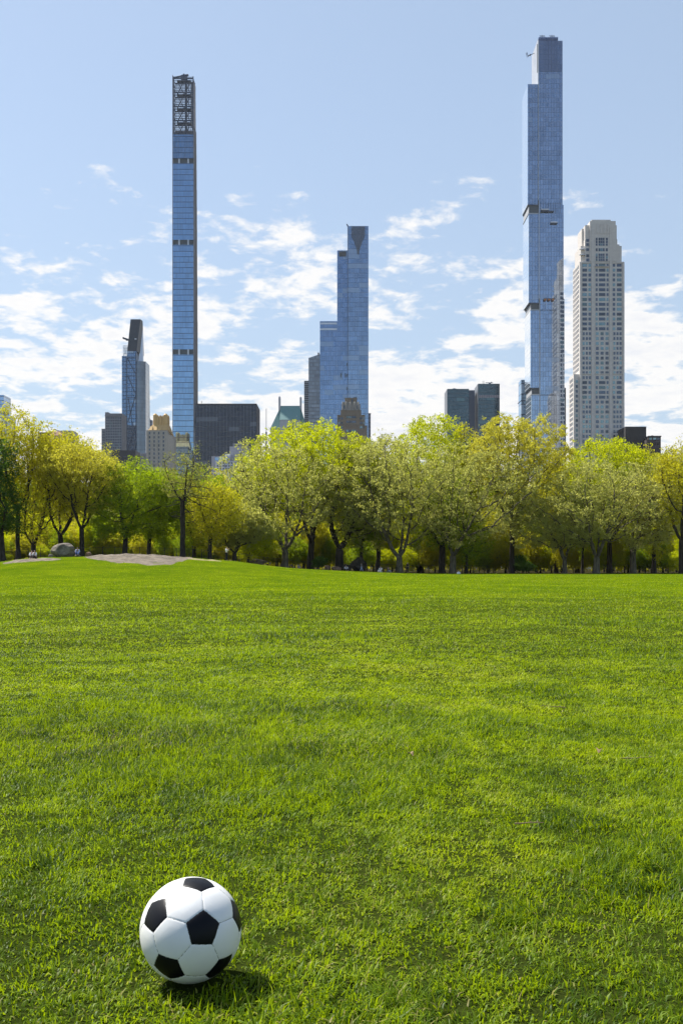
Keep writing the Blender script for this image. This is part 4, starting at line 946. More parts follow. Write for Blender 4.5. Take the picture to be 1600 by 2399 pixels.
def tree_mesh(seed, H, hw, depth=None, trunk_h=4, r0=.4, lobes=9, shape='round', natt=420, lean=0.0, forks=3, leaves=16000, leaf=.22, spread=.55, kind='pale', bark=None, low=None, offx=0.0, zbf=None):
    rng = np.random.default_rng(seed); depth = depth or hw
    N, Par, step = grow(rng, H, hw, depth, trunk_h, r0, lobes, shape, natt, lean, forks, offx=offx, zbf=zbf)
    n = len(N); cnt = np.zeros(n)
    kids = [[] for _ in range(n)]
    for i in range(1, n): kids[Par[i]].append(i)
    for i in range(n - 1, -1, -1):
        cnt[i] += 1 if not kids[i] else 0
        if Par[i] >= 0: cnt[Par[i]] += cnt[i]
    rad = r0 * (cnt / cnt[0]) ** .50; rad = np.maximum(rad, .018)
    rad *= 1 + .45 * np.exp(-N[:, 2] / (H * .035))
    # tubes along chains
    V, Fq = [], []
    def ring(p, d, r, k):
        d = d / (np.linalg.norm(d) + 1e-9); a = np.cross(d, [0, 0, 1] if abs(d[2]) < .9 else [1, 0, 0]); a /= np.linalg.norm(a); b = np.cross(d, a)
        t = 2 * np.pi * np.arange(k) / k
        return p + (np.cos(t)[:, None] * a + np.sin(t)[:, None] * b) * r
    stack = [(0, None)]
    while stack:
        s, start = stack.pop(); chain = [s] if start is None else [start, s]; c = s
        while kids[c]:
            ks = sorted(kids[c], key=lambda q: -cnt[q])
            for o in ks[1:]: stack.append((o, c))
            c = ks[0]; chain.append(c)
        if len(chain) < 2: continue
        k = 9 if rad[s] > .18 else (6 if rad[s] > .07 else 4); base = len(V)
        rs = rad[chain].copy()
        if start is not None: rs[0] = min(rs[0], rs[1] * 1.25)
        P = N[chain]
        for i, p in enumerate(P):
            d = P[min(i + 1, len(P) - 1)] - P[max(i - 1, 0)]
            V.extend(ring(p, d, rs[i] if i < len(P) - 1 else rs[i] * .4, k))
        for i in range(len(P) - 1):
            for j in range(k):
                a = base + i * k + j; b = base + i * k + (j + 1) % k; Fq.append((a, b, b + k, a + k))
    wood = np_mesh('trunk', np.array(V), np.array(Fq).ravel(), np.arange(len(Fq)) * 4, bark or BARK_D, True)
    # leaves: clumps round the thin twigs
    thin = np.where(cnt <= 4.5)[0]; thin = thin[thin > 2]
    w = np.where(cnt[thin] < 1.5, 1.0, .5); idx = rng.choice(thin, leaves, p=w / w.sum())
    # a few clumps per twig give light and dark masses
    coff = rng.normal(0, spread, (n, 3, 3)); pick = rng.integers(0, 3, leaves)
    c = N[idx] + coff[idx, pick] * np.array([1, 1, .7]) + rng.normal(0, spread * .42, (leaves, 3)) * np.array([1, 1, .75])
    if low is not None: c = c[c[:, 2] > low]
    c = c[c[:, 2] > .15]
    m = len(c); nv = rng.normal(size=(m, 3)); nv[:, 2] *= .55; nv /= np.linalg.norm(nv, axis=1)[:, None]
    a = np.cross(nv, rng.normal(size=(m, 3))); a /= np.linalg.norm(a, axis=1)[:, None]; b = np.cross(nv, a)
    s = leaf * rng.uniform(.5, 1.2, m)[:, None]
    P = np.stack([c - a * s * .6, c + b * s * .34 + nv * s * .12, c + a * s * .6, c - b * s * .34 + nv * s * .12], 1).reshape(-1, 3)
    tint = np.clip(.5 + rng.normal(0, .2, m) + (rng.random(n)[idx[:m]] - .5) * .4, 0, 1)
    lv = np_mesh('crown', P, np.arange(4 * m), np.arange(m) * 4, LEAF[kind], False, {'tint': ('FACE', tint)})
    return wood, lv
_tm = {}
def place_tree(key, name, label, cat, x, Y, dims, group=None, rz=0.0, scale=(1, 1, 1), z=None, leafmat=None):
    """dims: keyword dict for tree_mesh; key shares the meshes between copies"""
    if key not in _tm: _tm[key] = tree_mesh(**dims)
    wood, lv = _tm[key]
    t = thing(name, label, cat, (x, Y, (tz(x, Y) if z is None else z) - .05), group, rz); t.scale = scale
    for nm, me in (('trunk', wood), ('crown', lv)):
        o = bpy.data.objects.new(nm, me); COL.objects.link(o); o.parent = t
        if nm == 'crown' and leafmat: o.material_slots[0].link = 'OBJECT'; o.material_slots[0].material = LEAF[leafmat]
    return t
def T(label, tpx, Y, top, cx0, cx1, kind, seed, **k):
    """a tree measured on the photograph: trunk column, distance, crown top row, crown left and right"""
    x = px(tpx, Y); g = tz(x, Y); H = (pz(top, Y) - g) * 1.045; hw = (cx1 - cx0) / 2 / F * Y * 1.20; off = px((cx0 + cx1) / 2, Y) - x
    d = dict(seed=seed, H=H, hw=hw, kind=kind, lean=k.pop('lean', 0) + off / H * .15, offx=off); d.update(k); d.setdefault('depth', min(hw, H * .42))
    nm = d.pop('name', 'tree'); grp = d.pop('group', None)
    return place_tree(('u', seed), nm, label, 'tree', x, Y, d, grp)
PL = dict(bark=BARK_P, zbf=2.3, trunk_h=3.6, r0=.46, forks=3, natt=1000, lobes=18, leaves=26000, leaf=.24, spread=.42, name='plane_tree')
# --- front row, right part
T('pale young leaved plane tree forking low, left of the dark double trunk', 668, 149, 1038, 505, 800, 'pale', 1, **PL)
T('pale plane tree with a light forked trunk standing left of centre right', 936, 150, 1024, 785, 1065, 'pale', 2, **PL)
T('pale plane tree with a bare white stub branch low on its trunk', 1060, 151, 1042, 955, 1235, 'pale', 3, **PL)
T('broad pale plane tree with many spreading white limbs at right', 1396, 149, 1078, 1265, 1545, 'pale', 4, **{**PL, 'forks': 5, 'trunk_h': 3.4})
T('smaller pale plane tree forked in a V left of the broad plane', 1322, 152, 1165, 1195, 1400, 'pale', 5, **{**PL, 'leaves': 17600, 'natt': 660, 'forks': 2, 'trunk_h': 2.6, 'r0': .34})
T('pale plane tree with a mottled trunk near the right edge', 1482, 154, 1085, 1430, 1610, 'pale', 6, **{**PL, 'leaves': 24000, 'trunk_h': 5})
T('tall golden leaved elm on a straight dark trunk before the tallest tower', 1198, 156, 978, 1082, 1322, 'gold', 7, trunk_h=10, r0=0.39, forks=5, shape='vase', natt=1100, lobes=11, leaves=43605, leaf=.22, spread=.42, name='elm_tree', depth=8, low=1.6)
T('bright yellow green tree with a thick double dark trunk behind the left plane', 727, 157, 984, 590, 895, 'bright', 8, trunk_h=6, r0=0.48, forks=3, natt=1100, lobes=15, leaves=52650, leaf=.26, spread=.55, name='maple_tree', zbf=5, low=4)
T('bright lime tree crown rising behind the middle plane trees', 986, 168, 980, 896, 1112, 'bright', 9, trunk_h=8, r0=0.41, forks=3, natt=1040, lobes=15, leaves=48600, leaf=.26, spread=.55, name='maple_tree', low=1.6)
T('lime green tree before the limestone tower, trunk tall and dark', 1428, 162, 1026, 1330, 1556, 'bright', 10, trunk_h=7, r0=0.41, forks=3, natt=960, lobes=13, leaves=40500, leaf=.26, spread=.55, name='maple_tree', zbf=5, low=4)
T('pale plane tree on a thick dark trunk between the double trunk and rocks', 795, 154, 1022, 745, 925, 'pale', 11, **{**PL, 'bark': BARK_D, 'leaves': 24000, 'r0': .6, 'trunk_h': 5})
T('leafy tree on a thick ivy dark trunk beside the stub branched plane', 1035, 154, 1110, 985, 1100, 'green', 12, trunk_h=6, r0=0.48, natt=520, leaves=12150, leaf=.24, name='tree', bark=BARK_D)
T('golden leaved tree on a heavy dark trunk at the right edge', 1598, 147, 1034, 1525, 1700, 'yellow', 13, trunk_h=7, r0=0.47, natt=840, leaves=18900, leaf=.24, shape='vase', name='elm_tree', low=2)
T('golden olive tree between the lime green tree and right edge', 1532, 160, 1040, 1480, 1605, 'yellow', 14, trunk_h=6, r0=0.33, natt=760, leaves=16200, leaf=.24, name='elm_tree')
T('thin dark trunked tree behind the dark boulders', 847, 156, 1130, 800, 900, 'green', 15, trunk_h=6, r0=0.27, natt=480, leaves=10800, leaf=.24)
T('slim leaning young tree right of the stub branched plane', 1093, 152, 1215, 1065, 1150, 'green', 16, trunk_h=4, r0=0.16, natt=260, leaves=5400, leaf=.2, forks=2)
T('slim dark trunk tree inside the broad plane at right', 1364, 157, 1120, 1330, 1400, 'green', 17, trunk_h=6, r0=0.20, natt=300, leaves=8100, leaf=.22, forks=2)
T('orange tinted tree between the lime green tree and golden elm', 1352, 170, 1055, 1300, 1385, 'yellow', 18, trunk_h=8, r0=0.31, natt=520, leaves=13500, leaf=.25, name='elm_tree')
T('pale leaved tree filling the dip right of the brown stepped house', 884, 160, 1010, 828, 945, 'pale', 41, **{**PL, 'bark': BARK_D, 'leaves': 18000, 'natt': 700, 'trunk_h': 6, 'r0': .34})
T('low bright shoulder of foliage left of the big yellow green maple', 590, 160, 1062, 535, 650, 'bright', 42, trunk_h=6, r0=.3, natt=500, leaves=20000, leaf=.25, name='maple_tree', zbf=4)
T('gold green tree between the lime crown and tall golden elm', 1092, 166, 1005, 1050, 1140, 'yellow', 43, trunk_h=7, r0=.3, natt=420, leaves=14000, leaf=.25, name='elm_tree', zbf=5)
T('yellow green tree between the tall golden elm and lime green tree', 1302, 166, 1050, 1255, 1350, 'yellow', 44, trunk_h=6, r0=.3, natt=420, leaves=14000, leaf=.25, name='elm_tree', zbf=4)
# --- left part, on and behind the knoll
T('deep green tree cut by the left edge of the view', 8, 126, 985, -130, 32, 'dark', 21, trunk_h=5, r0=0.33, natt=840, leaves=27000, leaf=.24, low=2.5)
T('tall yellow olive tree on a slender dark trunk near the left edge', 45, 131, 972, -50, 120, 'yellow', 22, trunk_h=9, r0=0.28, forks=3, natt=920, shape='vase', lobes=12, leaves=16524, leaf=.22, spread=.5, name='elm_tree', low=1.6)
T('yellow tree with leaning twin limbs left of the boulder', 78, 133, 1018, 40, 175, 'yellow', 23, trunk_h=3, r0=0.33, forks=3, natt=840, lobes=12, leaves=13608, leaf=.22, lean=.02, name='elm_tree', low=1.6)
T('golden olive tree on a dark forked trunk above the boulder', 142, 134, 1008, 75, 240, 'yellow', 24, trunk_h=4.5, r0=0.33, forks=3, natt=840, shape='vase', leaves=14580, leaf=.22, name='elm_tree', low=1.6)
T('orange gold elm with dark upswept limbs right of the boulder', 193, 131, 1036, 92, 292, 'gold', 25, trunk_h=5.5, r0=0.31, forks=4, natt=1040, shape='vase', leaves=24786, leaf=.21, spread=.45, name='elm_tree', low=1.6)
T('mid green tree with a leaning dark trunk behind the flat rock', 292, 133, 1080, 212, 405, 'green', 26, trunk_h=4.5, r0=0.33, forks=3, natt=960, lobes=13, leaves=28350, leaf=.22, spread=.5, lean=.03, low=1.6)
T('green tree crown right of the leaning green tree', 349, 138, 1090, 320, 440, 'green', 27, trunk_h=5, r0=0.28, natt=720, leaves=20250, leaf=.22, low=1.6)
T('tall sparse gnarled tree rising before the slim tower', 428, 129, 1052, 375, 495, 'olive', 28, trunk_h=10, r0=0.33, forks=3, natt=460, lobes=9, leaves=4860, leaf=.20, spread=.4, low=8, name='bare_tree')
T('bright green tree behind the sparse gnarled tree', 455, 142, 1098, 388, 545, 'green', 29, trunk_h=4, r0=0.27, natt=840, leaves=22950, leaf=.22, low=2)
T('dark limbed yellow green tree right of the sparse gnarled tree', 492, 133, 1120, 440, 570, 'yellow', 30, trunk_h=4.5, r0=0.27, forks=3, natt=660, leaves=14850, leaf=.22)
T('orange tipped small tree crown below the pale grey buildings', 510, 170, 1085, 478, 552, 'gold', 31, trunk_h=8, r0=0.23, natt=440, leaves=9450, leaf=.25, name='elm_tree')
T('small golden crown rising against the sky before the grey stone building', 246, 172, 1052, 222, 278, 'yellow', 32, trunk_h=9, r0=0.22, natt=340, leaves=4860, leaf=.24, name='elm_tree')
T('low spreading pale tree beside the standing man', 549, 139, 1180, 500, 640, 'pale', 33, **{**PL, 'trunk_h': 1.8, 'zbf': 1.4, 'r0': .3, 'natt': 660, 'leaves': 19200, 'bark': BARK_D})
T('small leaning dark trunked tree beside the rock slab', 582, 144, 1205, 560, 650, 'bright', 34, trunk_h=1.6, r0=0.20, natt=520, leaves=12150, leaf=.22)
# --- taller trees farther behind fill the gaps
rng = np.random.default_rng(99)
FILL = [('bright', 201), ('yellow', 202), ('bright', 203), ('green', 204)]
def filler(label, xs, top, Y, kinds, group, hwk=(40, 58), leafk=None):
    for i, xc in enumerate(xs):
        kind, sd = FILL[(i * 3 + kinds) % 4]; x = px(xc, Y); g = tz(x, Y); tp = top + float(np.interp(xc, [0, 200, 300, 540, 640, 850, 1100, 1280, 1480, 1600], [-60, -35, 0, 0, -62, -62, -62, -30, -60, -50])) + float(rng.uniform(-16, 22)); H = pz(tp, Y) - g
        hw = float(rng.uniform(*hwk)) / F * Y; s = H / 20.0
        place_tree(('f', sd), 'tree', label, 'tree', x, Y + float(rng.uniform(-4, 4)), dict(seed=sd, H=20, hw=7.5, trunk_h=4, r0=0.28, natt=760, lobes=12, leaves=20250, leaf=.30, spread=.6, kind=kind, low=1.5), group, float(rng.uniform(0, 6.28)), (hw / 7.5, hw / 7.5, s), leafmat=leafk)
filler('yellow green tree standing in the hazy second row behind the lawn trees', np.arange(10, 1640, 54), 1135, 198, 0, 'second row of trees behind the lawn')
filler('background tree closing the gaps far behind the lawn trees', np.arange(-10, 1680, 58), 1125, 236, 1, 'third row of trees far behind the lawn')
# --- low understorey
UND = [('bright', 301), ('yellow', 302), ('green', 303)]
def shrubs(label, xs, Yf, top, group, hw0=26):
    for i, xc in enumerate(xs):
        Y = Yf(xc) + float(rng.uniform(-3, 3)); kind, sd = UND[int(rng.choice([0, 1, 2], p=[.42, .36, .22]))]; x = px(xc, Y); g = tz(x, Y); H = pz(top + float(rng.uniform(-34, 34)), Y) - g
        hw = hw0 * float(rng.uniform(.7, 1.6)) / F * Y
        place_tree(('s', sd), 'shrub', label, 'shrub', x, Y, dict(seed=sd, H=6, hw=3, trunk_h=.8, r0=0.08, natt=440, lobes=9, leaves=10125, leaf=.20, spread=.42, kind=kind, forks=3), group, float(rng.uniform(0, 6.28)), (hw / 3, hw / 3, max(1.5, H) / 6))
yb = lambda xc: float(np.interp(xc, [0, 480, 640, 1600], [146, 152, 167, 167]))
shrubs('yellow green understorey bush behind the fence under the lawn trees', np.arange(-10, 1640, 26), yb, 1262, 'understorey bushes under the trees')
SAP = [('bright', 351), ('yellow', 352), ('pale', 353), ('green', 354)]
def saplings():
    for i, xc in enumerate(np.arange(-6, 1640, 41)):
        kind, sd = SAP[int(rng.choice([0, 1, 2, 3], p=[.36, .28, .24, .12]))]; Y = yb(xc) + 6 + float(rng.uniform(-2, 5)); x = px(xc, Y); g = tz(x, Y)
        H = pz(float(rng.uniform(1150, 1228)), Y) - g; hw = float(rng.uniform(34, 54)) / F * Y
        place_tree(('p', sd), 'young_tree', 'young tree with fresh spring leaves growing low between the taller trees', 'tree', x, Y, dict(seed=sd, H=10, hw=3.6, trunk_h=1.6, r0=.13, natt=420, lobes=12, leaves=6500, leaf=.23, spread=.45, kind=kind, forks=3), 'young trees between the taller trees', float(rng.uniform(0, 6.28)), (hw / 3.6, hw / 3.6, H / 10))
saplings()
shrubs('taller understorey bush glowing between the dark trunks', np.arange(0, 1650, 34), lambda q: yb(q) + 5, 1222, 'taller understorey bushes behind', 34)
for (xc, Y, tp, w, lab) in ((722 + 27, 153, 1308, 20, 'dark evergreen bush beside the double dark trunk'), (1232, 155, 1312, 24, 'dark evergreen bush right of the straight elm trunk'), (1215, 160, 1296, 20, 'dark leafy bush behind the straight elm trunk')):
    x = px(xc, Y); place_tree(('e', 1), 'shrub', lab, 'shrub', x, Y, dict(seed=401, H=3, hw=2, trunk_h=.4, r0=0.06, natt=240, lobes=7, leaves=6750, leaf=.16, spread=.3, kind='dark', forks=2), None, xc * .37, (w / F * Y / 2, w / F * Y / 2, (pz(tp, Y)) / 3))

# --- far woodland that reads as one mass behind everything
def far_wood():
    rng = np.random.default_rng(5); n = 90000
    Y = rng.uniform(262, 330, n); p = rng.uniform(-260, 1860, n); x = (p - 800) / F * Y
    top = (pz(1190, 1) - CAMZ) * Y * (.75 + .5 * fbm(x * .09, Y * .05, 3, 3)); z = top * rng.uniform(0, 1, n) ** .7 + .3
    c = np.stack([x, Y, z], -1); nv = rng.normal(size=(n, 3)); nv /= np.linalg.norm(nv, axis=1)[:, None]; a = np.cross(nv, rng.normal(size=(n, 3))); a /= np.linalg.norm(a, axis=1)[:, None]; b = np.cross(nv, a)
    s = rng.uniform(.35, .9, n)[:, None]; P = np.stack([c - a * s, c + b * s * .6, c + a * s, c - b * s * .6], 1).reshape(-1, 3)
    me = np_mesh('woodland', P, np.arange(4 * n), np.arange(n) * 4, LEAF['yellow'], False, {'tint': ('FACE', rng.uniform(0, 1, n))})
    o = bpy.data.objects.new('woodland', me); COL.objects.link(o); tag(o, 'far yellow green mass of woodland foliage behind all the park trees', 'woodland', None, 'stuff')
far_wood()
# ---------------------------------------------------------------- rocks
def rock_mat(name, base, dark=.5, tan=None):
    m, n, out = new_mat(name); co = obj_co(n)
    f = noise(n, co, 1.1, 6, .7); g = noise(n, co, 4.5, 5, .7, dist=1.0)
    c = mixc(n, sstep(n, f, .38, .62), tuple(q * dark for q in base), base); c = mixc(n, mnode(n, 'MULTIPLY', sstep(n, g, .52, .66), .6), c, tan or tuple(min(1, q * 1.35) for q in base))
    b = principled(n, out, c, .9, 0, .2); bump(n, b, g, .9, .09); return m
GREY_R = rock_mat('schist_rock', (.22, .19, .15)); PINK_R = rock_mat('pinkish_outcrop_rock', (.20, .165, .125), .38, (.25, .20, .12)); DARK_R = rock_mat('dark_mossy_rock', (.07, .058, .045)); RED_R = rock_mat('reddish_rock', (.26, .165, .115))
def boulder(label, cx, Y, w_px, h_px, mat, seed, sink=.12, depth=.8, name='boulder', rz=0, flat=1.0, group=None):
    x = px(cx, Y); w = w_px / F * Y / 2; h = h_px / F * Y; g = tz(x, Y)
    bm = bmesh.new(); bmesh.ops.create_icosphere(bm, subdivisions=5, radius=1.0)
    rs = random.Random(seed); pl = [(Vector((rs.gauss(0, 1), rs.gauss(0, 1), rs.gauss(0, .7))).normalized(), rs.uniform(.68, .93)) for _ in range(13)]
    import mathutils
    for v in bm.verts:
        p = v.co.copy()
        for nn, dd in pl:
            q = p.dot(nn)
            if q > dd: p -= nn * (q - dd) * .82
        p *= 1 + .10 * mathutils.noise.noise(p * 2.0 + Vector((seed, 0, 0))) + .04 * mathutils.noise.noise(p * 6 + Vector((0, seed, 0)))
        v.co = (p.x * w, p.y * w * depth, (p.z * .5 * flat + .5 - sink) * h / (1 - sink) * 1.06)
    for f in bm.faces: f.smooth = True
    me = bpy.data.meshes.new(name); bm.to_mesh(me); bm.free(); me.materials.append(mat)
    o = bpy.data.objects.new(name, me); COL.objects.link(o); o.location = (x, Y, g); o.rotation_euler.z = rz
    return tag(o, label, 'rock', group)
boulder('large rounded grey boulder on the knoll at left', 150, 112, 60, 31, GREY_R, 3, .10, .8)
boulder('small dark stone leaning at the left foot of the large boulder', 120, 111, 12, 8, GREY_R, 8, .2)
boulder('blocky tan stone between the large boulder and flat outcrop', 209, 113, 16, 9.5, RED_R, 15, .15, .7, flat=1.05)
boulder('reddish rock leftmost of the row beside the dark boulder', 767, 149, 14, 12, RED_R, 22, .15)
boulder('low brown rock in the middle of the row of rocks', 788, 150, 26, 9, RED_R, 23, .2)
boulder('dark brown rock touching the left side of the largest dark boulder', 811, 151, 24, 14.5, DARK_R, 24, .15)
boulder('largest dark mossy boulder under the trees near the centre', 839, 153, 40, 31, DARK_R, 25, .1)
boulder('low pinkish rock slab behind the fence near the centre left', 604, 147, 46, 15, PINK_R, 26, .15, .5, name='rock_slab')
def outcrop(name, label, cx0, cx1, ya, yb, mat, seed, hgt=.3, ncol=90, nrow=60):
    V = []; 
    for i in range(nrow):
        t = i / (nrow - 1); Y = ya + (yb - ya) * t
        for j in range(ncol):
            s = j / (ncol - 1); x = px(cx0 + (cx1 - cx0) * s, Y)
            a = (s - .5) * 2; b = (t - .55) * 2.1; r2 = math.sqrt(a * a + b * b) + (float(fbm(s * 5 + seed, t * 4, seed, 3)) - .5) * .55
            h = hgt * (1 - r2 ** 1.6) if r2 < 1 else -.25 * (r2 - 1) * 2 - .02
            h += (float(fbm(x * .9, Y * .5, seed + 4, 4)) - .5) * .42 * max(0, 1 - r2) ** .5 if r2 < 1 else 0
            V.append((x, Y, tz(x, Y) + h))
    i, j = np.meshgrid(np.arange(nrow - 1), np.arange(ncol - 1), indexing='ij'); a0 = (i * ncol + j).ravel(); q = np.stack([a0, a0 + 1, a0 + ncol + 1, a0 + ncol], -1)
    V = np.array(V); c = V.mean(0); me = np_mesh(name, V - c, q.ravel(), np.arange(len(q)) * 4, mat, True)
    o = bpy.data.objects.new(name, me); COL.objects.link(o); o.location = c; tag(o, label, 'rock')
outcrop('rock_outcrop', 'broad flat pinkish grey rock outcrop set in the grassy knoll', 196, 452, 88, 117, PINK_R, 5, .24, 150, 100)
outcrop('rock_outcrop', 'thin low rock patch under the two seated people at far left', 8, 150, 96, 104, PINK_R, 6, .16, 60, 24)
outcrop('bare_earth', 'small worn dirt patch to the right of the flat outcrop', 430, 520, 101, 106, rock_mat('dry_earth', (.30, .25, .12), .6, (.20, .22, .05)), 9, .03, 40, 14)

# ---------------------------------------------------------------- fence
def fence():
    pts = [(float(q), float(np.interp(q, [0, 560, 700, 1160], [121, 127, 156, 159]))) for q in np.arange(-20, 1165, 29)]
    r = thing('fence', 'thin dark wire mesh park fence running along the edge of the trees', 'fence', (px(pts[0][0], pts[0][1]), pts[0][1], 0))
    iron = plain('fence_iron', (.035, .035, .033), .5, .6)
    W_ = [Vector((px(a, b), b, tz(px(a, b), b))) for a, b in pts]
    proto = MB(); proto.bar((0, 0, -.1), (0, 0, 1.28), .035, 6); po = proto.build('post', iron)
    for i, p in enumerate(W_):
        o = po if i == 0 else po.copy()
        if i: COL.objects.link(o)
        o.parent = r; o.location = p - r.location
    m = MB(); n = MB()
    for a, b in zip(W_[:-1], W_[1:]):
        m.bar(a + Vector((0, 0, 1.22)), b + Vector((0, 0, 1.22)), .022, 4)
        for h in (.15, .35, .55, .75, .95, 1.1): n.bar(a + Vector((0, 0, h)), b + Vector((0, 0, h)), .004, 3)
        for k in range(1, 8): q = a.lerp(b, k / 8); n.bar(q + Vector((0, 0, .1)), q + Vector((0, 0, 1.2)), .004, 3)
    m.build('rail', iron, r); n.build('wire_mesh', iron, r)
fence()

# ---------------------------------------------------------------- people
skin = plain('skin', (.42, .26, .18), .55, 0, .05)
def skinmesh(name, pts, edges, mat, root=0, sub=1, post=None):
    me = bpy.data.meshes.new(name); me.from_pydata([p[:3] for p in pts], edges, [])
    o = bpy.data.objects.new(name + '_rig', me); COL.objects.link(o)
    md = o.modifiers.new('s', 'SKIN'); md.use_smooth_shade = True
    for i, p in enumerate(pts):
        sv = me.skin_vertices[0].data[i]; r = p[3]; sv.radius = (r, r * (p[4] if len(p) > 4 else 1)); sv.use_root = i == root
    sb = o.modifiers.new('b', 'SUBSURF'); sb.levels = sub; sb.render_levels = sub
    dg = bpy.context.evaluated_depsgraph_get(); dg.update(); m2 = bpy.data.meshes.new_from_object(o.evaluated_get(dg)); m2.name = name
    bpy.data.objects.remove(o); m2.materials.clear(); m2.materials.append(mat)
    for p in m2.polygons: p.use_smooth = True
    return bpy.data.objects.new(name, m2)
def person(label, x, Y, pose, shirt, trousers, hair=(.03, .02, .015), h=1.7, rz=0.0, long_hair=False, z=None):
    s = h / 1.7; sit = pose == 'sit'; hz = .12 if sit else .93
    t = thing('person', label, 'person', (x, Y, (tz(x, Y) if z is None else z)), None, rz)
    P, E = [], []
    def a(p, r, par=None, f=1.0):
        P.append((p[0] * s, p[1] * s, p[2] * s, r * s, f)); i = len(P) - 1
        if par is not None: E.append((par, i))
        return i
    lf = -.10 if sit else 0      # forward lean; figures face -Y
    pel = a((0, 0, hz), .125, None, .8); sp = a((0, lf * .3, hz + .2), .115, pel, .75); ch = a((0, lf, hz + .40), .135, sp, .72); nk = a((0, lf * 1.1, hz + .55), .052, ch)
    hd = a((0, lf * 1.2 - .01, hz + .64), .082, nk); tp = a((0, lf * 1.2, hz + .73), .075, hd); a((0, lf * 1.2 - .095, hz + .655), .012, hd)
    arms = {}
    for sx in (-1, 1):
        sh = a((sx * .17, lf, hz + .46), .055, ch)
        if sit: el = (sx * .26, lf - .12, hz + .22); wr = (sx * .15, lf - .34, hz + .16)
        elif pose == 'photo' : el = (sx * .25, -.16, hz + .25); wr = (sx * .07, -.33, hz + .50)
        elif pose == 'walk': el = (sx * .22, sx * .10 + .02, hz + .20); wr = (sx * .22, sx * .20 - .08, hz - .03)
        else: el = (sx * .235, .01, hz + .20); wr = (sx * .25, -.05, hz - .04)
        e = a(el, .040, sh); w = a(wr, .027, e); d = (Vector(wr) - Vector(el)).normalized(); pm = a(tuple(Vector(wr) + d * .055), .030, w, .6)
        lat = d.cross(Vector((0, 1, .2))).normalized()
        for k, ln in ((-1.5, .062), (-.5, .075), (.5, .07), (1.5, .055)):
            q = Vector(wr) + d * .09 + lat * k * .017; f1 = a(tuple(q), .009, pm); f2 = a(tuple(q + d * ln * .6 + Vector((0, -.008, 0))), .008, f1); a(tuple(q + d * ln + Vector((0, -.022, 0))), .007, f2)
        th = a(tuple(Vector(wr) + d * .04 + lat * .045), .010, pm); a(tuple(Vector(wr) + d * .085 + lat * .06), .008, th)
        hp = a((sx * .085, 0, hz - .05 + (.03 if sit else 0)), .088, pel)
        if sit: kn = (sx * .16, -.42, .34); an = (sx * .13, -.62, .06); toe = (sx * .15, -.76, .05)
        elif pose == 'walk': kn = (sx * .09, -.10 * sx - .06, .50); an = (sx * .09, -.26 * sx, .09 + (.04 if sx < 0 else 0)); toe = (sx * .1, -.26 * sx - .15, .04)
        else: kn = (sx * .11, -.02, .49); an = (sx * .12, 0, .08); toe = (sx * .13, -.16, .035)
        k_ = a(kn, .058, hp); an_ = a(an, .040, k_); a(toe, .038, an_)
        arms[sx] = (sh, e, w, hp, k_, an_)
    b = skinmesh('body', P, E, skin); COL.objects.link(b); b.parent = t
    def sub(name, idx, grow, mat, cut=None, ends=()):
        mp = {o: i for i, o in enumerate(idx)}; pts = []
        for o in idx:
            q = list(P[o]); q[3] += grow * s; pts.append(tuple(q))
        ed = [(mp[u], mp[v]) for u, v in E if u in mp and v in mp]
        o = skinmesh(name, pts, ed, mat); COL.objects.link(o); o.parent = t
    A_, B_ = arms[-1], arms[1]
    sub('shirt', [pel, sp, ch, A_[0], A_[1], B_[0], B_[1]], .018, shirt)
    sub('trousers', [pel, A_[3], A_[4], A_[5], B_[3], B_[4], B_[5]], .017, trousers)
    hp_ = [(P[tp][0], P[tp][1] + .02 * s, P[tp][2] + .005 * s, .083 * s), (P[hd][0], P[hd][1] + .035 * s, P[hd][2] + .01 * s, .078 * s)]
    he = [(0, 1)]
    if long_hair: hp_.append((P[nk][0], P[nk][1] + .06 * s, P[nk][2] - .04 * s, .06 * s)); he.append((1, 2))
    o = skinmesh('hair', hp_, he, plain('hair_%d' % int(hair[0] * 1000), hair, .6)); COL.objects.link(o); o.parent = t
    return t
white = plain('white_cotton', (.78, .78, .80), .8, 0, .04); blue = plain('blue_cotton', (.10, .16, .42), .8); black = plain('black_cotton', (.015, .015, .018), .8); lblue = plain('light_blue_cotton', (.42, .50, .72), .8); grey = plain('grey_cotton', (.25, .27, .33), .8)
def on_rock(cx, Y, dz=0.0): x = px(cx, Y); return x, Y, tz(x, Y) + dz
x, y, z = on_rock(75, 101.5, .10); person('person in a white top sitting on the low rock patch, left of a pair', x, y, 'sit', white, black, rz=.5, z=z)
x, y, z = on_rock(84.5, 101.2, .10); person('person in white shirt and dark trousers sitting on the low rock, right of a pair', x, y, 'sit', white, black, rz=-.45, long_hair=True, z=z)
person('person in light blue shirt and blue trousers sitting right of the large boulder', px(183, 112.5), 112.5, 'sit', lblue, blue, rz=.1, z=tz(px(183, 112.5), 112.5) + .18, h=1.75)
boulder('low grey seat stone right of the large boulder under a sitting person', 183, 112.6, 14, 5.5, GREY_R, 31, .3)
person('person in white shirt and black trousers standing holding something up', px(531, 120), 120, 'photo', white, black, rz=1.2)
person('person with white top sitting low against the dark rocks', px(810.5, 147), 147, 'sit', white, black, h=1.7, rz=.2)
person('small person in grey blue clothes walking before the largest dark boulder', px(846.5, 147), 147, 'walk', grey, lblue, h=1.25, rz=1.3)
person('person in pale clothes sitting on the lawn edge left of centre trees', px(892.5, 143), 143, 'sit', white, white, rz=-.6, h=1.75)
person('person in black sitting on the lawn edge beside the pale dressed one', px(908, 144), 144, 'sit', black, grey, rz=.7, h=1.75)
person('person in dark clothes standing in shade right of the light plane trunk', px(954.5, 151.5), 151.5, 'stand', black, black, rz=.4, h=1.65)
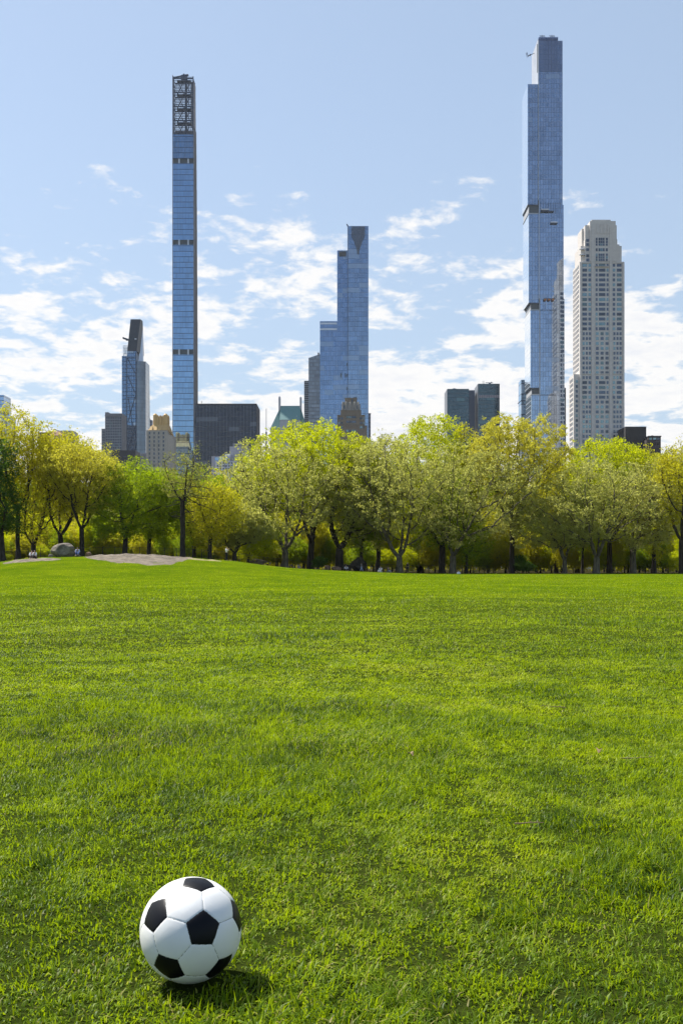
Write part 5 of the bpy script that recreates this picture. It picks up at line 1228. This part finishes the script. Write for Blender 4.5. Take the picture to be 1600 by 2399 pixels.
b = MB(); bx, by = px(1074, 146), 146; bz = tz(bx, by)
b.hexa([(bx - .28, by - .15, bz), (bx + .28, by - .15, bz), (bx + .28, by + .15, bz), (bx - .28, by + .15, bz)], [(bx - .2, by - .08, bz + .26), (bx + .2, by - .08, bz + .26), (bx + .2, by + .08, bz + .26), (bx - .2, by + .08, bz + .26)])
bg_ = thing('tote_bag', 'small white bag lying on the far lawn edge under the planes', 'bag', (bx, by, bz)); b.build('bag_body', white, bg_)
h_ = MB(); h_.bar((bx - .1, by, bz + .25), (bx, by, bz + .38), .015, 5); h_.bar((bx, by, bz + .38), (bx + .1, by, bz + .25), .015, 5); h_.build('handle', white, bg_)

# ---------------------------------------------------------------- bits lying in the lawn
def ground_at(sx, sy): Y = F * CAMZ / (sy - HOR); return px(sx, Y), Y
def twig(label, sx, sy, L, ang, col=(.16, .11, .06)):
    x, y = ground_at(sx, sy); z = tz(x, y) + .022; m = MB(); rs = random.Random(int(sx)); p = Vector((x, y, z)); d = ang
    for k in range(4):
        q = p + Vector((math.cos(d), math.sin(d), rs.uniform(-.05, .1))) * L / 4; m.bar(p, q, .0028 - .0004 * k, 5, .0025 - .0004 * k)
        if k in (1, 2): m.bar(q, q + Vector((math.cos(d + .8), math.sin(d + .8), .15)) * L * .16, .0014, 4, .0008)
        p = q; d += rs.uniform(-.3, .3)
    o = m.build('twig', plain('dry_twig', col, .9), None, loc=(x, y, z)); tag(o, label, 'twig')
def dry_leaf(label, sx, sy, L, ang, col, nm):
    x, y = ground_at(sx, sy); z = tz(x, y) + .018; V = []; n = 9
    for i in range(n):
        t = i / (n - 1); w = .36 * L * math.sin(math.pi * min(1, t * 1.02)) ** .7 * (1 + .25 * math.sin(i * 2.3))
        for s in (-1, 0, 1): V.append((x + (t - .5) * L * math.cos(ang) - s * w * math.sin(ang), y + (t - .5) * L * math.sin(ang) + s * w * math.cos(ang), z + abs(s) * w * .7 + .012 * math.sin(t * 3)))
    m = MB(); m.add(V, [(i * 3 + j, i * 3 + j + 1, i * 3 + j + 4, i * 3 + j + 3) for i in range(n - 1) for j in (0, 1)])
    o = m.build('dry_leaf', plain(nm, col, .8), None, True, (x, y, z)); md = o.modifiers.new('t', 'SOLIDIFY'); md.thickness = .0008; tag(o, label, 'leaf')
dry_leaf('small brown dry leaf lying right of the lawn middle', 1403, 1770, .04, 1.2, (.18, .12, .06), 'red_dry_leaf')
dry_leaf('small tan dry leaf in the lawn left of the middle line', 962, 1782, .035, 2.2, (.24, .17, .09), 'tan_dry_leaf')
twig('thin brown twig lying upright of lawn centre, right side', 1325, 1668, .16, 2.7)
twig('short brown twig lying in the foreground right of centre', 1205, 1938, .10, -.1, (.16, .11, .06))
twig('long thin brown twig near the right edge, beside the brown leaf', 1452, 1783, .20, .05)

# ---------------------------------------------------------------- haze
def haze():
    m, n, out = new_mat('haze_air'); v = n.nodes.new('ShaderNodeVolumePrincipled')
    v.inputs['Color'].default_value = (.93, .96, 1, 1); v.inputs['Density'].default_value = HAZE; v.inputs['Anisotropy'].default_value = .2
    n.links.new(v.outputs[0], out.inputs['Volume'])
    b = MB(); b.box(-1500, 1500, -40, 1200, -6, 490); o = b.build('haze', m); o['kind'] = 'stuff'; o['label'] = 'thin pale air haze in front of the far towers'
HAZE = 0.00003
haze()
